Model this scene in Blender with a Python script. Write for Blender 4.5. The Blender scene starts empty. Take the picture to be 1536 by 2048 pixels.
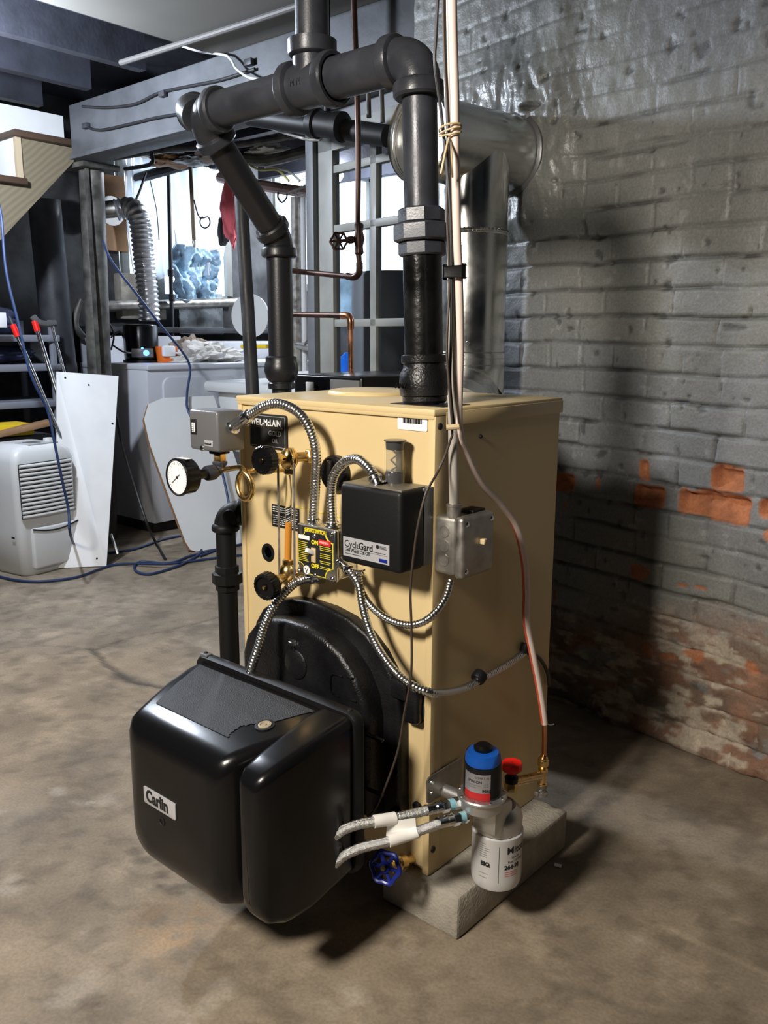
import bpy, bmesh, math, random
import numpy as np
from mathutils import Vector, Matrix, noise as mnoise
random.seed(7)
SC = bpy.context.scene
COL = SC.collection
PI = math.pi

# ------------------------------------------------------------------ camera
F_PX, PITCH, ROLL, YAW = 1719.0, .1998, .0039, -.7182
CAM = Vector((1.3942, -1.1371, 1.0735))
FW = Vector((math.sin(YAW)*math.cos(PITCH), math.cos(YAW)*math.cos(PITCH), -math.sin(PITCH)))
_r = Vector((math.cos(YAW), -math.sin(YAW), 0)); _u = _r.cross(FW)
RT = _r*math.cos(ROLL) + _u*math.sin(ROLL)
UP = -_r*math.sin(ROLL) + _u*math.cos(ROLL)
cd = bpy.data.cameras.new('camera'); cam = bpy.data.objects.new('camera', cd); COL.objects.link(cam)
m = Matrix.Identity(4)
for i in range(3):
    m[i][0] = RT[i]; m[i][1] = UP[i]; m[i][2] = -FW[i]; m[i][3] = CAM[i]
cam.matrix_world = m
cd.sensor_fit = 'VERTICAL'; cd.sensor_height = 36.0; cd.lens = F_PX*36/2048; cd.clip_start = .02
SC.camera = cam

# ------------------------------------------------------------------ world, lights, exposure
w = bpy.data.worlds.new('world'); SC.world = w; w.use_nodes = True
w.node_tree.nodes['Background'].inputs[0].default_value = (.55, .65, .8, 1)
w.node_tree.nodes['Background'].inputs[1].default_value = .012
def lamp(name, loc, power, col, r):
    l = bpy.data.lights.new(name, 'POINT'); l.energy = power; l.color = col; l.shadow_soft_size = r
    o = bpy.data.objects.new(name, l); o.location = loc; COL.objects.link(o); return o
fb = lamp('front_bulb', (.54, -1.78, 1.86), 212, (1, .92, .81), .17)   # shaded basement lamp in front of the boiler
fb.data.type = 'SPOT'; fb.data.spot_size = math.radians(98); fb.data.spot_blend = .8
fb.rotation_euler = Vector((-.25, 1.75, -1.5)).to_track_quat('-Z', 'Y').to_euler()
lamp('stair_bulb', (-1.75, .15, 1.98), 105, (.80, .88, 1.0), .06)     # cool bulb by the stairs
lamp('laundry_bulb', (-2.75, 3.1, 2.12), 75, (.86, .92, 1.0), .06)  # bulb over the laundry corner
SC.view_settings.view_transform = 'Standard'; SC.view_settings.look = 'None'
SC.view_settings.exposure = .45; SC.view_settings.gamma = 1.0; SC.view_settings.use_curve_mapping = False

# ------------------------------------------------------------------ pixel -> point on a plane
def ray(px, py): return FW + RT*((px-768)/F_PX) - UP*((py-1024)/F_PX)
def PX(px, py, x=None, y=None, z=None):
    d = ray(px, py)
    if x is not None: t = (x-CAM.x)/d.x
    elif y is not None: t = (y-CAM.y)/d.y
    else: t = (z-CAM.z)/d.z
    return CAM + d*t
W0 = Vector((.525, .996, 0)); WD = Vector((.989, -.149, 0)).normalized(); WN = Vector((-.149, -.989, 0)).normalized()  # WN towards room
def WL(px, py, off=0.0):
    p0 = W0 + WN*off; d = ray(px, py); t = (p0-CAM).dot(WN)/d.dot(WN); return CAM + d*t
def WP(s, z, off=0.0): return W0 + WD*s + WN*off + Vector((0, 0, z))

# ------------------------------------------------------------------ materials
def mat(name, col, rough=.5, metal=0.0, bump=0.0, bscale=80, vary=0.0, vscale=12, spec=.5, coat=0, alpha=None, emit=None, es=0, trans=0, sheen=0, ior=1.45):
    M = bpy.data.materials.new(name); M.use_nodes = True
    nt = M.node_tree; b = nt.nodes['Principled BSDF']
    b.inputs['Base Color'].default_value = (*col, 1); b.inputs['Roughness'].default_value = rough
    b.inputs['Metallic'].default_value = metal; b.inputs['Specular IOR Level'].default_value = spec
    b.inputs['Coat Weight'].default_value = coat; b.inputs['IOR'].default_value = ior
    if trans: b.inputs['Transmission Weight'].default_value = trans
    if alpha is not None: b.inputs['Alpha'].default_value = alpha
    if emit: b.inputs['Emission Color'].default_value = (*emit, 1); b.inputs['Emission Strength'].default_value = es
    if vary or bump:
        tc = nt.nodes.new('ShaderNodeNewGeometry')
    if vary:
        n = nt.nodes.new('ShaderNodeTexNoise'); n.inputs['Scale'].default_value = vscale; n.inputs['Detail'].default_value = 6
        nt.links.new(tc.outputs['Position'], n.inputs['Vector'])
        mr = nt.nodes.new('ShaderNodeMapRange'); mr.inputs[1].default_value = .3; mr.inputs[2].default_value = .7
        mr.inputs[3].default_value = 1-vary; mr.inputs[4].default_value = 1+vary
        nt.links.new(n.outputs[0], mr.inputs[0])
        mx = nt.nodes.new('ShaderNodeVectorMath'); mx.operation = 'SCALE'; mx.inputs[0].default_value = col
        nt.links.new(mr.outputs[0], mx.inputs['Scale']); nt.links.new(mx.outputs[0], b.inputs['Base Color'])
        r2 = nt.nodes.new('ShaderNodeMapRange'); r2.inputs[1].default_value = .3; r2.inputs[2].default_value = .7
        r2.inputs[3].default_value = max(.05, rough-.12); r2.inputs[4].default_value = min(1, rough+.12)
        nt.links.new(n.outputs[0], r2.inputs[0]); nt.links.new(r2.outputs[0], b.inputs['Roughness'])
    if bump:
        n2 = nt.nodes.new('ShaderNodeTexNoise'); n2.inputs['Scale'].default_value = bscale; n2.inputs['Detail'].default_value = 5
        nt.links.new(tc.outputs['Position'], n2.inputs['Vector'])
        bp = nt.nodes.new('ShaderNodeBump'); bp.inputs['Strength'].default_value = bump; bp.inputs['Distance'].default_value = .002
        nt.links.new(n2.outputs[0], bp.inputs['Height']); nt.links.new(bp.outputs[0], b.inputs['Normal'])
    return M
M = dict(
    cream=mat('cream_enamel', (.60, .465, .245), .42, vary=.04, vscale=5, bump=.06, bscale=400),
    yellow=mat('yellow_sheen', (.75, .60, .05), .4),
    blk=mat('black_gloss_plastic', (.004, .004, .0045), .24, spec=.38, bump=.05, bscale=500),
    blkt=mat('black_textured_plastic', (.022, .023, .026), .5, bump=.9, bscale=420),
    cast=mat('black_cast_iron', (.007, .007, .008), .32, spec=.4, bump=.5, bscale=260, vary=.3, vscale=20),
    matte=mat('black_matte', (.006, .006, .0065), .5, spec=.32, bump=.15, bscale=500),
    pipe=mat('black_steel_pipe', (.036, .039, .048), .38, metal=.15, vary=.3, vscale=14, bump=.12, bscale=300),
    dpipe=mat('darker_steel_pipe', (.013, .0135, .016), .36, metal=.1, bump=.12, bscale=300),  # darker tone of the steel pipe, used on the left drop
    pipe2=mat('tarred_steel_pipe', (.005, .005, .005), .22, vary=.5, vscale=18, bump=.4, bscale=90),
    zinc=mat('galvanized_steel', (.62, .63, .62), .24, metal=1, vary=.12, vscale=9, bump=.08, bscale=60),
    alu=mat('die_cast_aluminium', (.56, .56, .55), .38, metal=.9, bump=.1, bscale=300),
    flex=mat('zinc_flex_armour', (.62, .62, .60), .26, metal=1),
    chrome=mat('bright_steel', (.72, .73, .74), .16, metal=1),
    dullst=mat('dull_box_steel', (.34, .32, .29), .42, metal=.85, vary=.3, vscale=30),
    brass=mat('brass', (.72, .50, .20), .24, metal=1, vary=.12, vscale=40),
    copper=mat('copper', (.72, .33, .18), .26, metal=1, vary=.25, vscale=20),
    oldcop=mat('tarnished_copper', (.075, .042, .034), .42, metal=.7, vary=.4, vscale=20),
    grey=mat('grey_enamel', (.16, .16, .165), .35, metal=.3),
    white=mat('white_paint', (.80, .80, .80), .5, vary=.03),
    wplast=mat('white_plastic', (.62, .63, .63), .42, vary=.03, vscale=4),
    appl=mat('appliance_enamel', (.50, .51, .55), .35, vary=.02, vscale=3),
    paper=mat('white_label', (.78, .78, .78), .5),
    silverl=mat('silver_label', (.55, .55, .58), .35, metal=.4),
    ink=mat('black_ink', (.01, .01, .01), .6),
    yink=mat('yellow_ink', (.80, .66, .03), .5),
    redl=mat('red_label', (.62, .02, .02), .45),
    redp=mat('red_plastic', (.80, .015, .01), .35),
    bluep=mat('blue_plastic', (.01, .13, .62), .3),
    bluev=mat('dark_blue_paint', (.008, .02, .20), .28),
    cord=mat('blue_cord', (.014, .032, .10), .5),
    bcord=mat('black_cord', (.018, .018, .02), .5),
    wood=None,
    orange=mat('orange_plastic', (.75, .16, .02), .45),
    conc=mat('concrete_block', (.34, .31, .26), .92, bump=1.0, bscale=160, vary=.16, vscale=30),
    greyp=mat('grey_door_paint', (.20, .205, .19), .55, vary=.15, vscale=8, bump=.2, bscale=60),
    greyb=mat('grey_beam_paint', (.10, .105, .115), .55, vary=.25, vscale=6, bump=.5, bscale=40),
    joist=mat('dark_joist_wood', (.020, .022, .032), .85, vary=.4, vscale=8, bump=.5, bscale=60),
    drywall=mat('grey_ceiling_panel', (.17, .165, .15), .8, vary=.05, vscale=3),
    rust=mat('dirty_steel_post', (.095, .09, .08), .5, metal=.35, vary=.6, vscale=14, bump=.5, bscale=60),
    stack=mat('old_cast_stack', (.035, .036, .042), .5, vary=.4, vscale=9, bump=.4, bscale=50),
    glass=mat('glass', (1, 1, 1), .03, trans=1, ior=1.3),
    clear=mat('clear_plastic', (1, 1, 1), .05, trans=1, ior=1.12),
    sight=mat('sight_glass', (.95, .95, .93), .02, trans=1, ior=1.15),
    pane=mat('old_window_pane', (.95, .97, 1), .04, trans=1, ior=1.02),
    water=mat('rusty_water', (.55, .22, .03), .25),
    liqd=mat('dark_glass', (.05, .05, .05), .2),
    braid=mat('braided_steel', (.60, .60, .60), .3, metal=1, bump=1.0, bscale=600),
    tape=mat('white_tape', (.82, .80, .76), .55),
    tan=mat('cable_tie_tan', (.55, .42, .24), .5),
    cloth=mat('off_white_cloth', (.62, .60, .57), .9, bump=.5, bscale=60),
    brcloth=mat('brown_cloth', (.30, .24, .19), .95, bump=.5, bscale=60),
    redcl=mat('red_pink_cloth', (.62, .12, .14), .95, bump=.5, bscale=50),
    sheet=None,
    card=mat('brown_board', (.30, .17, .085), .75, vary=.2, vscale=9),
    yell=mat('yellow_plastic', (.80, .55, .02), .45),
    led=mat('blue_led', (.02, .1, .9), .3, emit=(.05, .25, 1), es=6),
    wire=mat('brown_wire', (.05, .035, .025), .5),
    oilw=mat('white_line_coat', (.72, .60, .54), .45),
    oilr=mat('red_stripe_coat', (.62, .10, .05), .45),
    condu=mat('white_conduit', (.50, .47, .42), .4, metal=.3),
    sky=mat('daylight_pane', (.8, .88, 1), .5, emit=(.70, .84, 1.0), es=2.2),
    navy=mat('navy_fabric', (.03, .04, .09), .8),
    shelf=mat('grey_shelf_plastic', (.20, .21, .25), .5),
    bpack=mat('blue_white_plastic', (.32, .48, .62), .3, vary=.5, vscale=7, bump=.6, bscale=12),
    felt=mat('sleeve', (.12, .12, .13), .7),
)
def sheet_mat():
    Mx = bpy.data.materials.new('milky_plastic_sheet'); Mx.use_nodes = True; nt = Mx.node_tree
    for n in list(nt.nodes): nt.nodes.remove(n)
    o = nt.nodes.new('ShaderNodeOutputMaterial'); a = nt.nodes.new('ShaderNodeMixShader'); a.inputs[0].default_value = .55
    d = nt.nodes.new('ShaderNodeBsdfDiffuse'); d.inputs[0].default_value = (.75, .78, .82, 1)
    t = nt.nodes.new('ShaderNodeBsdfTranslucent'); t.inputs[0].default_value = (.85, .88, .92, 1)
    g = nt.nodes.new('ShaderNodeBsdfGlossy'); g.inputs[0].default_value = (.9, .9, .9, 1); g.inputs[1].default_value = .25
    b = nt.nodes.new('ShaderNodeMixShader'); b.inputs[0].default_value = .15
    nt.links.new(d.outputs[0], a.inputs[1]); nt.links.new(t.outputs[0], a.inputs[2])
    nt.links.new(a.outputs[0], b.inputs[1]); nt.links.new(g.outputs[0], b.inputs[2]); nt.links.new(b.outputs[0], o.inputs[0])
    return Mx
M['sheet'] = sheet_mat()
def wood_mat(name, c1, c2, scale, rot=(0, 0, 0)):
    Mx = bpy.data.materials.new(name); Mx.use_nodes = True; nt = Mx.node_tree; b = nt.nodes['Principled BSDF']
    g = nt.nodes.new('ShaderNodeNewGeometry'); mp = nt.nodes.new('ShaderNodeMapping'); mp.inputs['Rotation'].default_value = rot
    nt.links.new(g.outputs['Position'], mp.inputs['Vector'])
    wv = nt.nodes.new('ShaderNodeTexWave'); wv.wave_type = 'BANDS'; wv.bands_direction = 'Z'
    wv.inputs['Scale'].default_value = scale; wv.inputs['Distortion'].default_value = 2.0; wv.inputs['Detail'].default_value = 2; wv.inputs['Detail Scale'].default_value = .8
    nt.links.new(mp.outputs[0], wv.inputs['Vector'])
    cr = nt.nodes.new('ShaderNodeValToRGB'); cr.color_ramp.elements[0].color = (*c1, 1); cr.color_ramp.elements[1].color = (*c2, 1)
    nt.links.new(wv.outputs[0], cr.inputs[0]); nt.links.new(cr.outputs[0], b.inputs['Base Color']); b.inputs['Roughness'].default_value = .6
    return Mx
M['wood'] = wood_mat('pine_board', (.15, .125, .08), (.195, .16, .105), 13, (math.radians(-40), 0, 0))
M['dwood'] = mat('dark_stained_wood', (.06, .035, .022), .5)

# ------------------------------------------------------------------ mesh helpers
class MB:
    def __init__(s): s.v = []; s.f = []
    def add(s, vs, fs):
        n = len(s.v); s.v += [tuple(v) for v in vs]; s.f += [tuple(i+n for i in f) for f in fs]; return s
    def bm(s, bm_):
        bm_.verts.ensure_lookup_table(); bm_.verts.index_update()
        s.add([v.co.copy() for v in bm_.verts], [[v.index for v in f.verts] for f in bm_.faces]); bm_.free(); return s
def frame(d):
    d = Vector(d).normalized(); a = Vector((0, 0, 1)) if abs(d.z) < .9 else Vector((1, 0, 0))
    x = a.cross(d).normalized(); y = d.cross(x); return x, y, d
def box(c0, c1, r=0.0, seg=2, mtx=None, mb=None):
    mb = mb or MB(); b = bmesh.new(); bmesh.ops.create_cube(b, size=1)
    c0 = Vector(c0); c1 = Vector(c1); c = (c0+c1)/2; s = c1-c0
    for v in b.verts: v.co = Vector((v.co.x*s.x, v.co.y*s.y, v.co.z*s.z))
    if r > 0: bmesh.ops.bevel(b, geom=list(b.edges), offset=r, segments=seg, affect='EDGES', profile=.5)
    for v in b.verts:
        v.co += c
        if mtx: v.co = mtx @ v.co
    return mb.bm(b)
def obox(o, ax, ay, az, r=0.0, seg=2, mb=None):
    """box from corner o spanned by three vectors"""
    o, ax, ay, az = map(Vector, (o, ax, ay, az)); lx, ly, lz = ax.length, ay.length, az.length
    m_ = Matrix((( *ax.normalized(), 0), (*ay.normalized(), 0), (*az.normalized(), 0), (0, 0, 0, 1))).transposed()
    m_.translation = o
    return box((0, 0, 0), (lx, ly, lz), r, seg, m_, mb)
def lathe(prof, p, d, seg=32, mb=None, scale=(1, 1)):
    """prof: list of (radius, distance along d)"""
    mb = mb or MB(); x, y, d = frame(d); p = Vector(p); vs = []; fs = []
    for (r, t) in prof:
        for k in range(seg):
            a = 2*PI*k/seg; vs.append(p + d*t + x*(r*math.cos(a)*scale[0]) + y*(r*math.sin(a)*scale[1]))
    n = len(prof)
    for i in range(n-1):
        for k in range(seg):
            k2 = (k+1) % seg; fs.append((i*seg+k, i*seg+k2, (i+1)*seg+k2, (i+1)*seg+k))
    if prof[0][0] > 1e-5: fs.append(tuple(range(seg))[::-1])
    if prof[-1][0] > 1e-5: fs.append(tuple((n-1)*seg+k for k in range(seg)))
    return mb.add(vs, fs)
def cyl(a, b, r, r2=None, seg=24, mb=None, ch=0):
    a = Vector(a); b = Vector(b); L = (b-a).length; r2 = r if r2 is None else r2
    pr = [(r, 0), (r2, L)] if ch == 0 else [(r-ch, 0), (r, ch), (r2, L-ch), (r2-ch, L)]
    return lathe(pr, a, b-a, seg, mb)
def smooth(pts, step=.01):
    pts = [Vector(p) for p in pts]
    if len(pts) < 3:
        L = (pts[1]-pts[0]).length; n = max(1, int(L/step)); return [pts[0].lerp(pts[1], i/n) for i in range(n+1)]
    P = [pts[0]*2-pts[1]] + pts + [pts[-1]*2-pts[-2]]; out = []
    for i in range(1, len(P)-2):
        p0, p1, p2, p3 = P[i-1], P[i], P[i+1], P[i+2]; n = max(2, int((p2-p1).length/step))
        for k in range(n):
            t = k/n
            out.append(.5*((2*p1) + (p2-p0)*t + (2*p0-5*p1+4*p2-p3)*t*t + (3*p1-p0-3*p2+p3)*t**3))
    out.append(pts[-1]); return out
def tube(pts, r, seg=12, step=.01, mb=None, sm=True, rf=None, closed=False):
    mb = mb or MB(); P = smooth(pts, step) if sm else [Vector(p) for p in pts]
    n = len(P); x = None; vs = []; fs = []; s = 0
    for i, p in enumerate(P):
        t = (P[min(i+1, n-1)]-P[max(i-1, 0)]).normalized()
        if x is None: x = frame(t)[0]
        x = (x - t*x.dot(t)).normalized(); y = t.cross(x)
        if i: s += (P[i]-P[i-1]).length
        for k in range(seg):
            a = 2*PI*k/seg; rr = rf(s, a) if rf else r
            vs.append(p + x*(rr*math.cos(a)) + y*(rr*math.sin(a)))
    for i in range(n-1):
        for k in range(seg):
            k2 = (k+1) % seg; fs.append((i*seg+k, i*seg+k2, (i+1)*seg+k2, (i+1)*seg+k))
    fs.append(tuple(range(seg))[::-1]); fs.append(tuple((n-1)*seg+k for k in range(seg)))
    return mb.add(vs, fs)
def flex(pts, r, pitch=.006):
    def rf(s, a):
        ph = (s/pitch + a/(2*PI)) % 1.0
        return r*(.86 + .16*math.sin(PI*ph)**.6)
    return tube(pts, r, 14, pitch/6, rf=rf)
def elbow(p, d1, d2, R, r, collar=.010, cw=.028, seg=24, mb=None):
    """pipe elbow at corner p: comes in along d1, leaves along d2, R bend radius"""
    d1 = Vector(d1).normalized(); d2 = Vector(d2).normalized(); p = Vector(p)
    th = d1.angle(d2); T = R*math.tan(th/2); a = p-d1*T; b = p+d2*T
    ax = d1.cross(d2).normalized(); c = a + ax.cross(d1)*R
    pts = [Matrix.Rotation(th*i/10, 3, ax) @ (a-c) + c for i in range(11)]
    mb = tube(pts, r, seg, mb=mb, sm=False)
    for q, d in ((a, -d1), (b, d2)):
        lathe([(r, -.004), (r+collar*.8, 0), (r+collar, .004), (r+collar, cw-.004), (r+collar-.004, cw), (r-.004, cw)], q, d, seg, mb)
    return mb
def prism(poly, o, ax, ay, depth, mb=None, bev=0, seg=2):
    """poly: list of 2D; extruded by vector depth"""
    mb = mb or MB(); o, ax, ay, depth = map(Vector, (o, ax, ay, depth)); b = bmesh.new()
    vs = [b.verts.new(o+ax*u_+ay*v_) for u_, v_ in poly]; f = b.faces.new(vs)
    r_ = bmesh.ops.extrude_face_region(b, geom=[f]); nv = [g for g in r_['geom'] if isinstance(g, bmesh.types.BMVert)]
    for v in nv: v.co += depth
    bmesh.ops.recalc_face_normals(b, faces=list(b.faces))
    if bev:
        nvs = set(nv); es = [e for e in b.edges if e.verts[0] in nvs and e.verts[1] in nvs]
        bmesh.ops.bevel(b, geom=es, offset=bev, segments=seg, affect='EDGES', profile=.5)
    return mb.bm(b)
def rrect(w_, h_, r, n=5, x0=0, y0=0):
    out = []
    for cx, cy, a0 in ((w_-r, h_-r, 0), (r, h_-r, 90), (r, r, 180), (w_-r, r, 270)):
        for k in range(n+1):
            a = math.radians(a0+90*k/n); out.append((x0+cx+r*math.cos(a), y0+cy+r*math.sin(a)))
    return out
ORG = {}
def obj(name, mb, material, parent=None, ang=35, origin=None):
    me = bpy.data.meshes.new(name)
    if parent is not None: og = ORG[parent]
    elif origin is not None: og = Vector(origin)
    else:
        xs = [v[0] for v in mb.v]; ys = [v[1] for v in mb.v]; zs = [v[2] for v in mb.v]
        og = Vector(((min(xs)+max(xs))/2, (min(ys)+max(ys))/2, min(zs)))
    me.from_pydata([(v[0]-og.x, v[1]-og.y, v[2]-og.z) for v in mb.v], [], mb.f); me.update()
    b = bmesh.new(); b.from_mesh(me); bmesh.ops.recalc_face_normals(b, faces=list(b.faces)); b.to_mesh(me); b.free()
    me.polygons.foreach_set('use_smooth', [True]*len(me.polygons))
    me.set_sharp_from_angle(angle=math.radians(ang))
    me.materials.append(M[material] if isinstance(material, str) else material)
    o = bpy.data.objects.new(name, me); COL.objects.link(o)
    if parent is not None: o.parent = parent; ORG[o] = og
    else: o.location = og; ORG[o] = og
    return o
def tag(o, label=None, cat=None, group=None, kind=None):
    if label: o['label'] = label
    if cat: o['category'] = cat
    if group: o['group'] = group
    if kind: o['kind'] = kind
    return o
def thing(name, label, cat, loc, group=None):
    o = bpy.data.objects.new(name, None); COL.objects.link(o); o.empty_display_size = .05
    o.location = loc; ORG[o] = Vector(loc); return tag(o, label, cat, group)
def text(name, s, o, xd, yd, size, material, parent, ext=.0004, bold=0.0, align='LEFT', sx=1.0, shear=0.0):
    c = bpy.data.curves.new(name, 'FONT'); c.body = s; c.size = 1; c.extrude = ext/size; c.offset = bold; c.align_x = align; c.shear = shear; c.resolution_u = 3
    t = bpy.data.objects.new(name, c); COL.objects.link(t); dg = bpy.context.evaluated_depsgraph_get()
    me = bpy.data.meshes.new_from_object(t.evaluated_get(dg)); COL.objects.unlink(t); bpy.data.objects.remove(t)
    xd = Vector(xd).normalized(); yd = Vector(yd).normalized(); zd = xd.cross(yd); o = Vector(o); mb = MB()
    mb.add([o + xd*(v.co.x*size*sx) + yd*(v.co.y*size) + zd*(v.co.z*size) for v in me.vertices], [tuple(p.vertices) for p in me.polygons])
    bpy.data.meshes.remove(me); return obj(name, mb, material, parent)
def struct(name, mb, material, label=None):
    o = obj(name, mb, material, origin=(0, 0, 0)); o['kind'] = 'structure'
    if label: o['label'] = label
    return o
# vectorised value noise
def vn(x, y, seed=0):
    xi = np.floor(x).astype(np.int64); yi = np.floor(y).astype(np.int64); xf = x-xi; yf = y-yi
    u = xf*xf*(3-2*xf); v = yf*yf*(3-2*yf)
    def h(a, b):
        n = (a*374761393 + b*668265263 + seed*1442695041) & 0x7fffffff
        n = ((n ^ (n >> 13))*1274126177) & 0x7fffffff; return ((n ^ (n >> 16)) & 0xffff)/65535.0
    return (h(xi, yi)*(1-u)+h(xi+1, yi)*u)*(1-v) + (h(xi, yi+1)*(1-u)+h(xi+1, yi+1)*u)*v
def fbm(x, y, o=5, seed=0):
    s = 0; a = .5; t = 0
    for i in range(o): s = s + a*vn(x*2**i, y*2**i, seed+i*17); t += a; a *= .5
    return s/t
def ss(a, b, x): t = np.clip((x-a)/(b-a), 0, 1); return t*t*(3-2*t)
def grid_obj(name, U, V, pos, cols, material):
    """regular grid mesh; pos (nu,nv,3), cols dict name->(nu,nv,3)"""
    nu, nv = len(U), len(V); me = bpy.data.meshes.new(name)
    idx = np.arange(nu*nv).reshape(nu, nv)
    f = np.stack([idx[:-1, :-1], idx[1:, :-1], idx[1:, 1:], idx[:-1, 1:]], -1).reshape(-1, 4)
    me.vertices.add(nu*nv); me.vertices.foreach_set('co', pos.reshape(-1).astype(np.float32))
    me.loops.add(f.size); me.loops.foreach_set('vertex_index', f.reshape(-1).astype(np.int32))
    me.polygons.add(len(f)); me.polygons.foreach_set('loop_start', np.arange(0, f.size, 4, dtype=np.int32))
    me.update(calc_edges=True); me.validate()
    me.polygons.foreach_set('use_smooth', [True]*len(me.polygons))
    for k, c in cols.items():
        at = me.color_attributes.new(k, 'FLOAT_COLOR', 'POINT')
        a4 = np.concatenate([c.reshape(-1, 3), np.ones((nu*nv, 1))], 1).astype(np.float32); at.data.foreach_set('color', a4.reshape(-1))
    me.materials.append(material); o = bpy.data.objects.new(name, me); COL.objects.link(o); o['kind'] = 'structure'; return o
def attr_mat(name, rough, bscale, bstr, attr='tone', spec=.5, dist=.003):
    Mx = bpy.data.materials.new(name); Mx.use_nodes = True; nt = Mx.node_tree; b = nt.nodes['Principled BSDF']
    a = nt.nodes.new('ShaderNodeAttribute'); a.attribute_name = attr
    g = nt.nodes.new('ShaderNodeNewGeometry'); n = nt.nodes.new('ShaderNodeTexNoise'); n.inputs['Scale'].default_value = bscale; n.inputs['Detail'].default_value = 8
    nt.links.new(g.outputs['Position'], n.inputs['Vector'])
    mr = nt.nodes.new('ShaderNodeMapRange'); mr.inputs[1].default_value = .25; mr.inputs[2].default_value = .75; mr.inputs[3].default_value = .82; mr.inputs[4].default_value = 1.18
    nt.links.new(n.outputs[0], mr.inputs[0]); vm = nt.nodes.new('ShaderNodeVectorMath'); vm.operation = 'SCALE'
    nt.links.new(a.outputs['Color'], vm.inputs[0]); nt.links.new(mr.outputs[0], vm.inputs['Scale']); nt.links.new(vm.outputs[0], b.inputs['Base Color'])
    a2 = nt.nodes.new('ShaderNodeAttribute'); a2.attribute_name = 'rough'; nt.links.new(a2.outputs['Fac'], b.inputs['Roughness'])
    bp = nt.nodes.new('ShaderNodeBump'); bp.inputs['Strength'].default_value = bstr; bp.inputs['Distance'].default_value = dist
    nt.links.new(n.outputs[0], bp.inputs['Height']); nt.links.new(bp.outputs[0], b.inputs['Normal']); b.inputs['Specular IOR Level'].default_value = spec
    return Mx

# ================================================================== SETTING
# ---- floor: concrete slab with stains, cracks and drips
def seg_dist(X, Y, pts):
    d = np.full(X.shape, 9.0)
    for (x0, y0), (x1, y1) in zip(pts[:-1], pts[1:]):
        dx, dy = x1-x0, y1-y0; t = np.clip(((X-x0)*dx+(Y-y0)*dy)/(dx*dx+dy*dy+1e-12), 0, 1)
        d = np.minimum(d, np.hypot(X-x0-t*dx, Y-y0-t*dy))
    return d
def fl(*pp): return [tuple(PX(a, b, z=0)[:2]) for a, b in pp]
U = np.concatenate([np.arange(-6.2, -3.0, .1), np.arange(-3.0, 1.7, .0125), np.arange(1.7, 3.6, .1)])
V = np.concatenate([np.arange(-4.4, -1.0, .1), np.arange(-1.0, 1.6, .0125), np.arange(1.6, 5.4, .1)])
X, Y = np.meshgrid(U, V, indexing='ij')
wx = X+.05*(fbm(X*6, Y*6, 3, 5)-.5); wy = Y+.05*(fbm(X*6, Y*6, 3, 6)-.5)
n1 = fbm(X*2.2, Y*2.2, 5, 1); n2 = fbm(X*9, Y*9, 5, 2); n3 = fbm(X*35, Y*35, 3, 3); n4 = fbm(X*1.1+4, Y*1.1, 3, 9)
base = np.array([.235, .190, .138]); tone = np.ones(X.shape+(3,))*base
tone *= (.55 + .30*n1 + .55*n2 + .30*(n3-.5))[..., None]
tan_ = ss(.42, .7, n4)[..., None]; tone = tone*(1-tan_*.5)+tan_*.5*np.array([.31, .225, .14])*(.55+.9*n2)[..., None]
gs = ss(.50, .70, fbm(X*7+9, Y*7, 5, 22))[..., None]; tone *= (1-.20*gs); g2 = ss(.56, .66, fbm(X*24+9, Y*24, 4, 23))[..., None]; tone *= (1-.22*g2); g3 = ss(.60, .70, fbm(X*16+1, Y*16+5, 4, 25))[..., None]; tone *= (1+.20*g3)
ws = ss(.70, .80, fbm(X*11+3, Y*11, 5, 31))[..., None]; tone = tone*(1-.25*ws)+.25*ws*np.array([.42, .38, .33])
Z = .004*(n2-.5)
for pts, wd, dk in ((fl((175, 1298), (200, 1322), (238, 1345), (262, 1360), (300, 1366), (335, 1372)), .010, .6),
                    (fl((182, 1300), (250, 1278), (330, 1262), (420, 1240), (484, 1218)), .004, .35),
                    (fl((0, 1296), (80, 1290), (175, 1298)), .003, .25),
                    (fl((1290, 1838), (1370, 1882), (1450, 1915), (1536, 1952)), .005, -.35),
                    (fl((1100, 1960), (1250, 2010), (1400, 2046)), .004, .2)):
    d = seg_dist(wx, wy, pts) + .006*(n3-.5); k = 1-ss(wd*.5, wd*1.8, d); tone *= (1-dk*k)[..., None]; Z -= .004*k*(dk > 0)
d = seg_dist(wx, wy, fl((238, 1350), (290, 1364))); tone *= (1-.4*(1-ss(.012, .05, d)))[..., None]*np.ones(3)
for (a, b, r, dk) in ((272, 1702, .022, .45), (286, 1722, .020, .45), (325, 1752, .018, .5), (322, 1775, .013, .5), (350, 1782, .022, .45), (318, 1733, .012, .35), (392, 1770, .02, .35), (180, 2002, .022, .4)):
    p = PX(a, b, z=0); d = np.hypot(wx-p.x, wy-p.y)*(1+.5*(n3-.5)); tone *= (1-dk*(1-ss(r*.7, r*1.15, d)))[..., None]
p = PX(350, 1865, z=0); k = (1-ss(.01, .13, np.hypot(wx-p.x, (wy-p.y))+.08*(n2-.5)))[..., None]*.5*ss(.3, .6, n3)[..., None]; tone = tone*(1-k)+k*np.array([.34, .20, .09])*(.5+n2)[..., None]
p = PX(400, 1950, z=0)
for (a, b, r) in ((120, 1580, .03), (185, 1600, .02), (20, 1770, .04), (700, 2000, .07), (430, 2010, .09), (1270, 1880, .04)):
    p = PX(a, b, z=0); k = (1-ss(.2*r, r, np.hypot(wx-p.x, wy-p.y)+.03*(n2-.5)))[..., None]*.35*ss(.4, .6, n3)[..., None]; tone = tone*(1-k)+k*np.array([.5, .45, .38])
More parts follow.
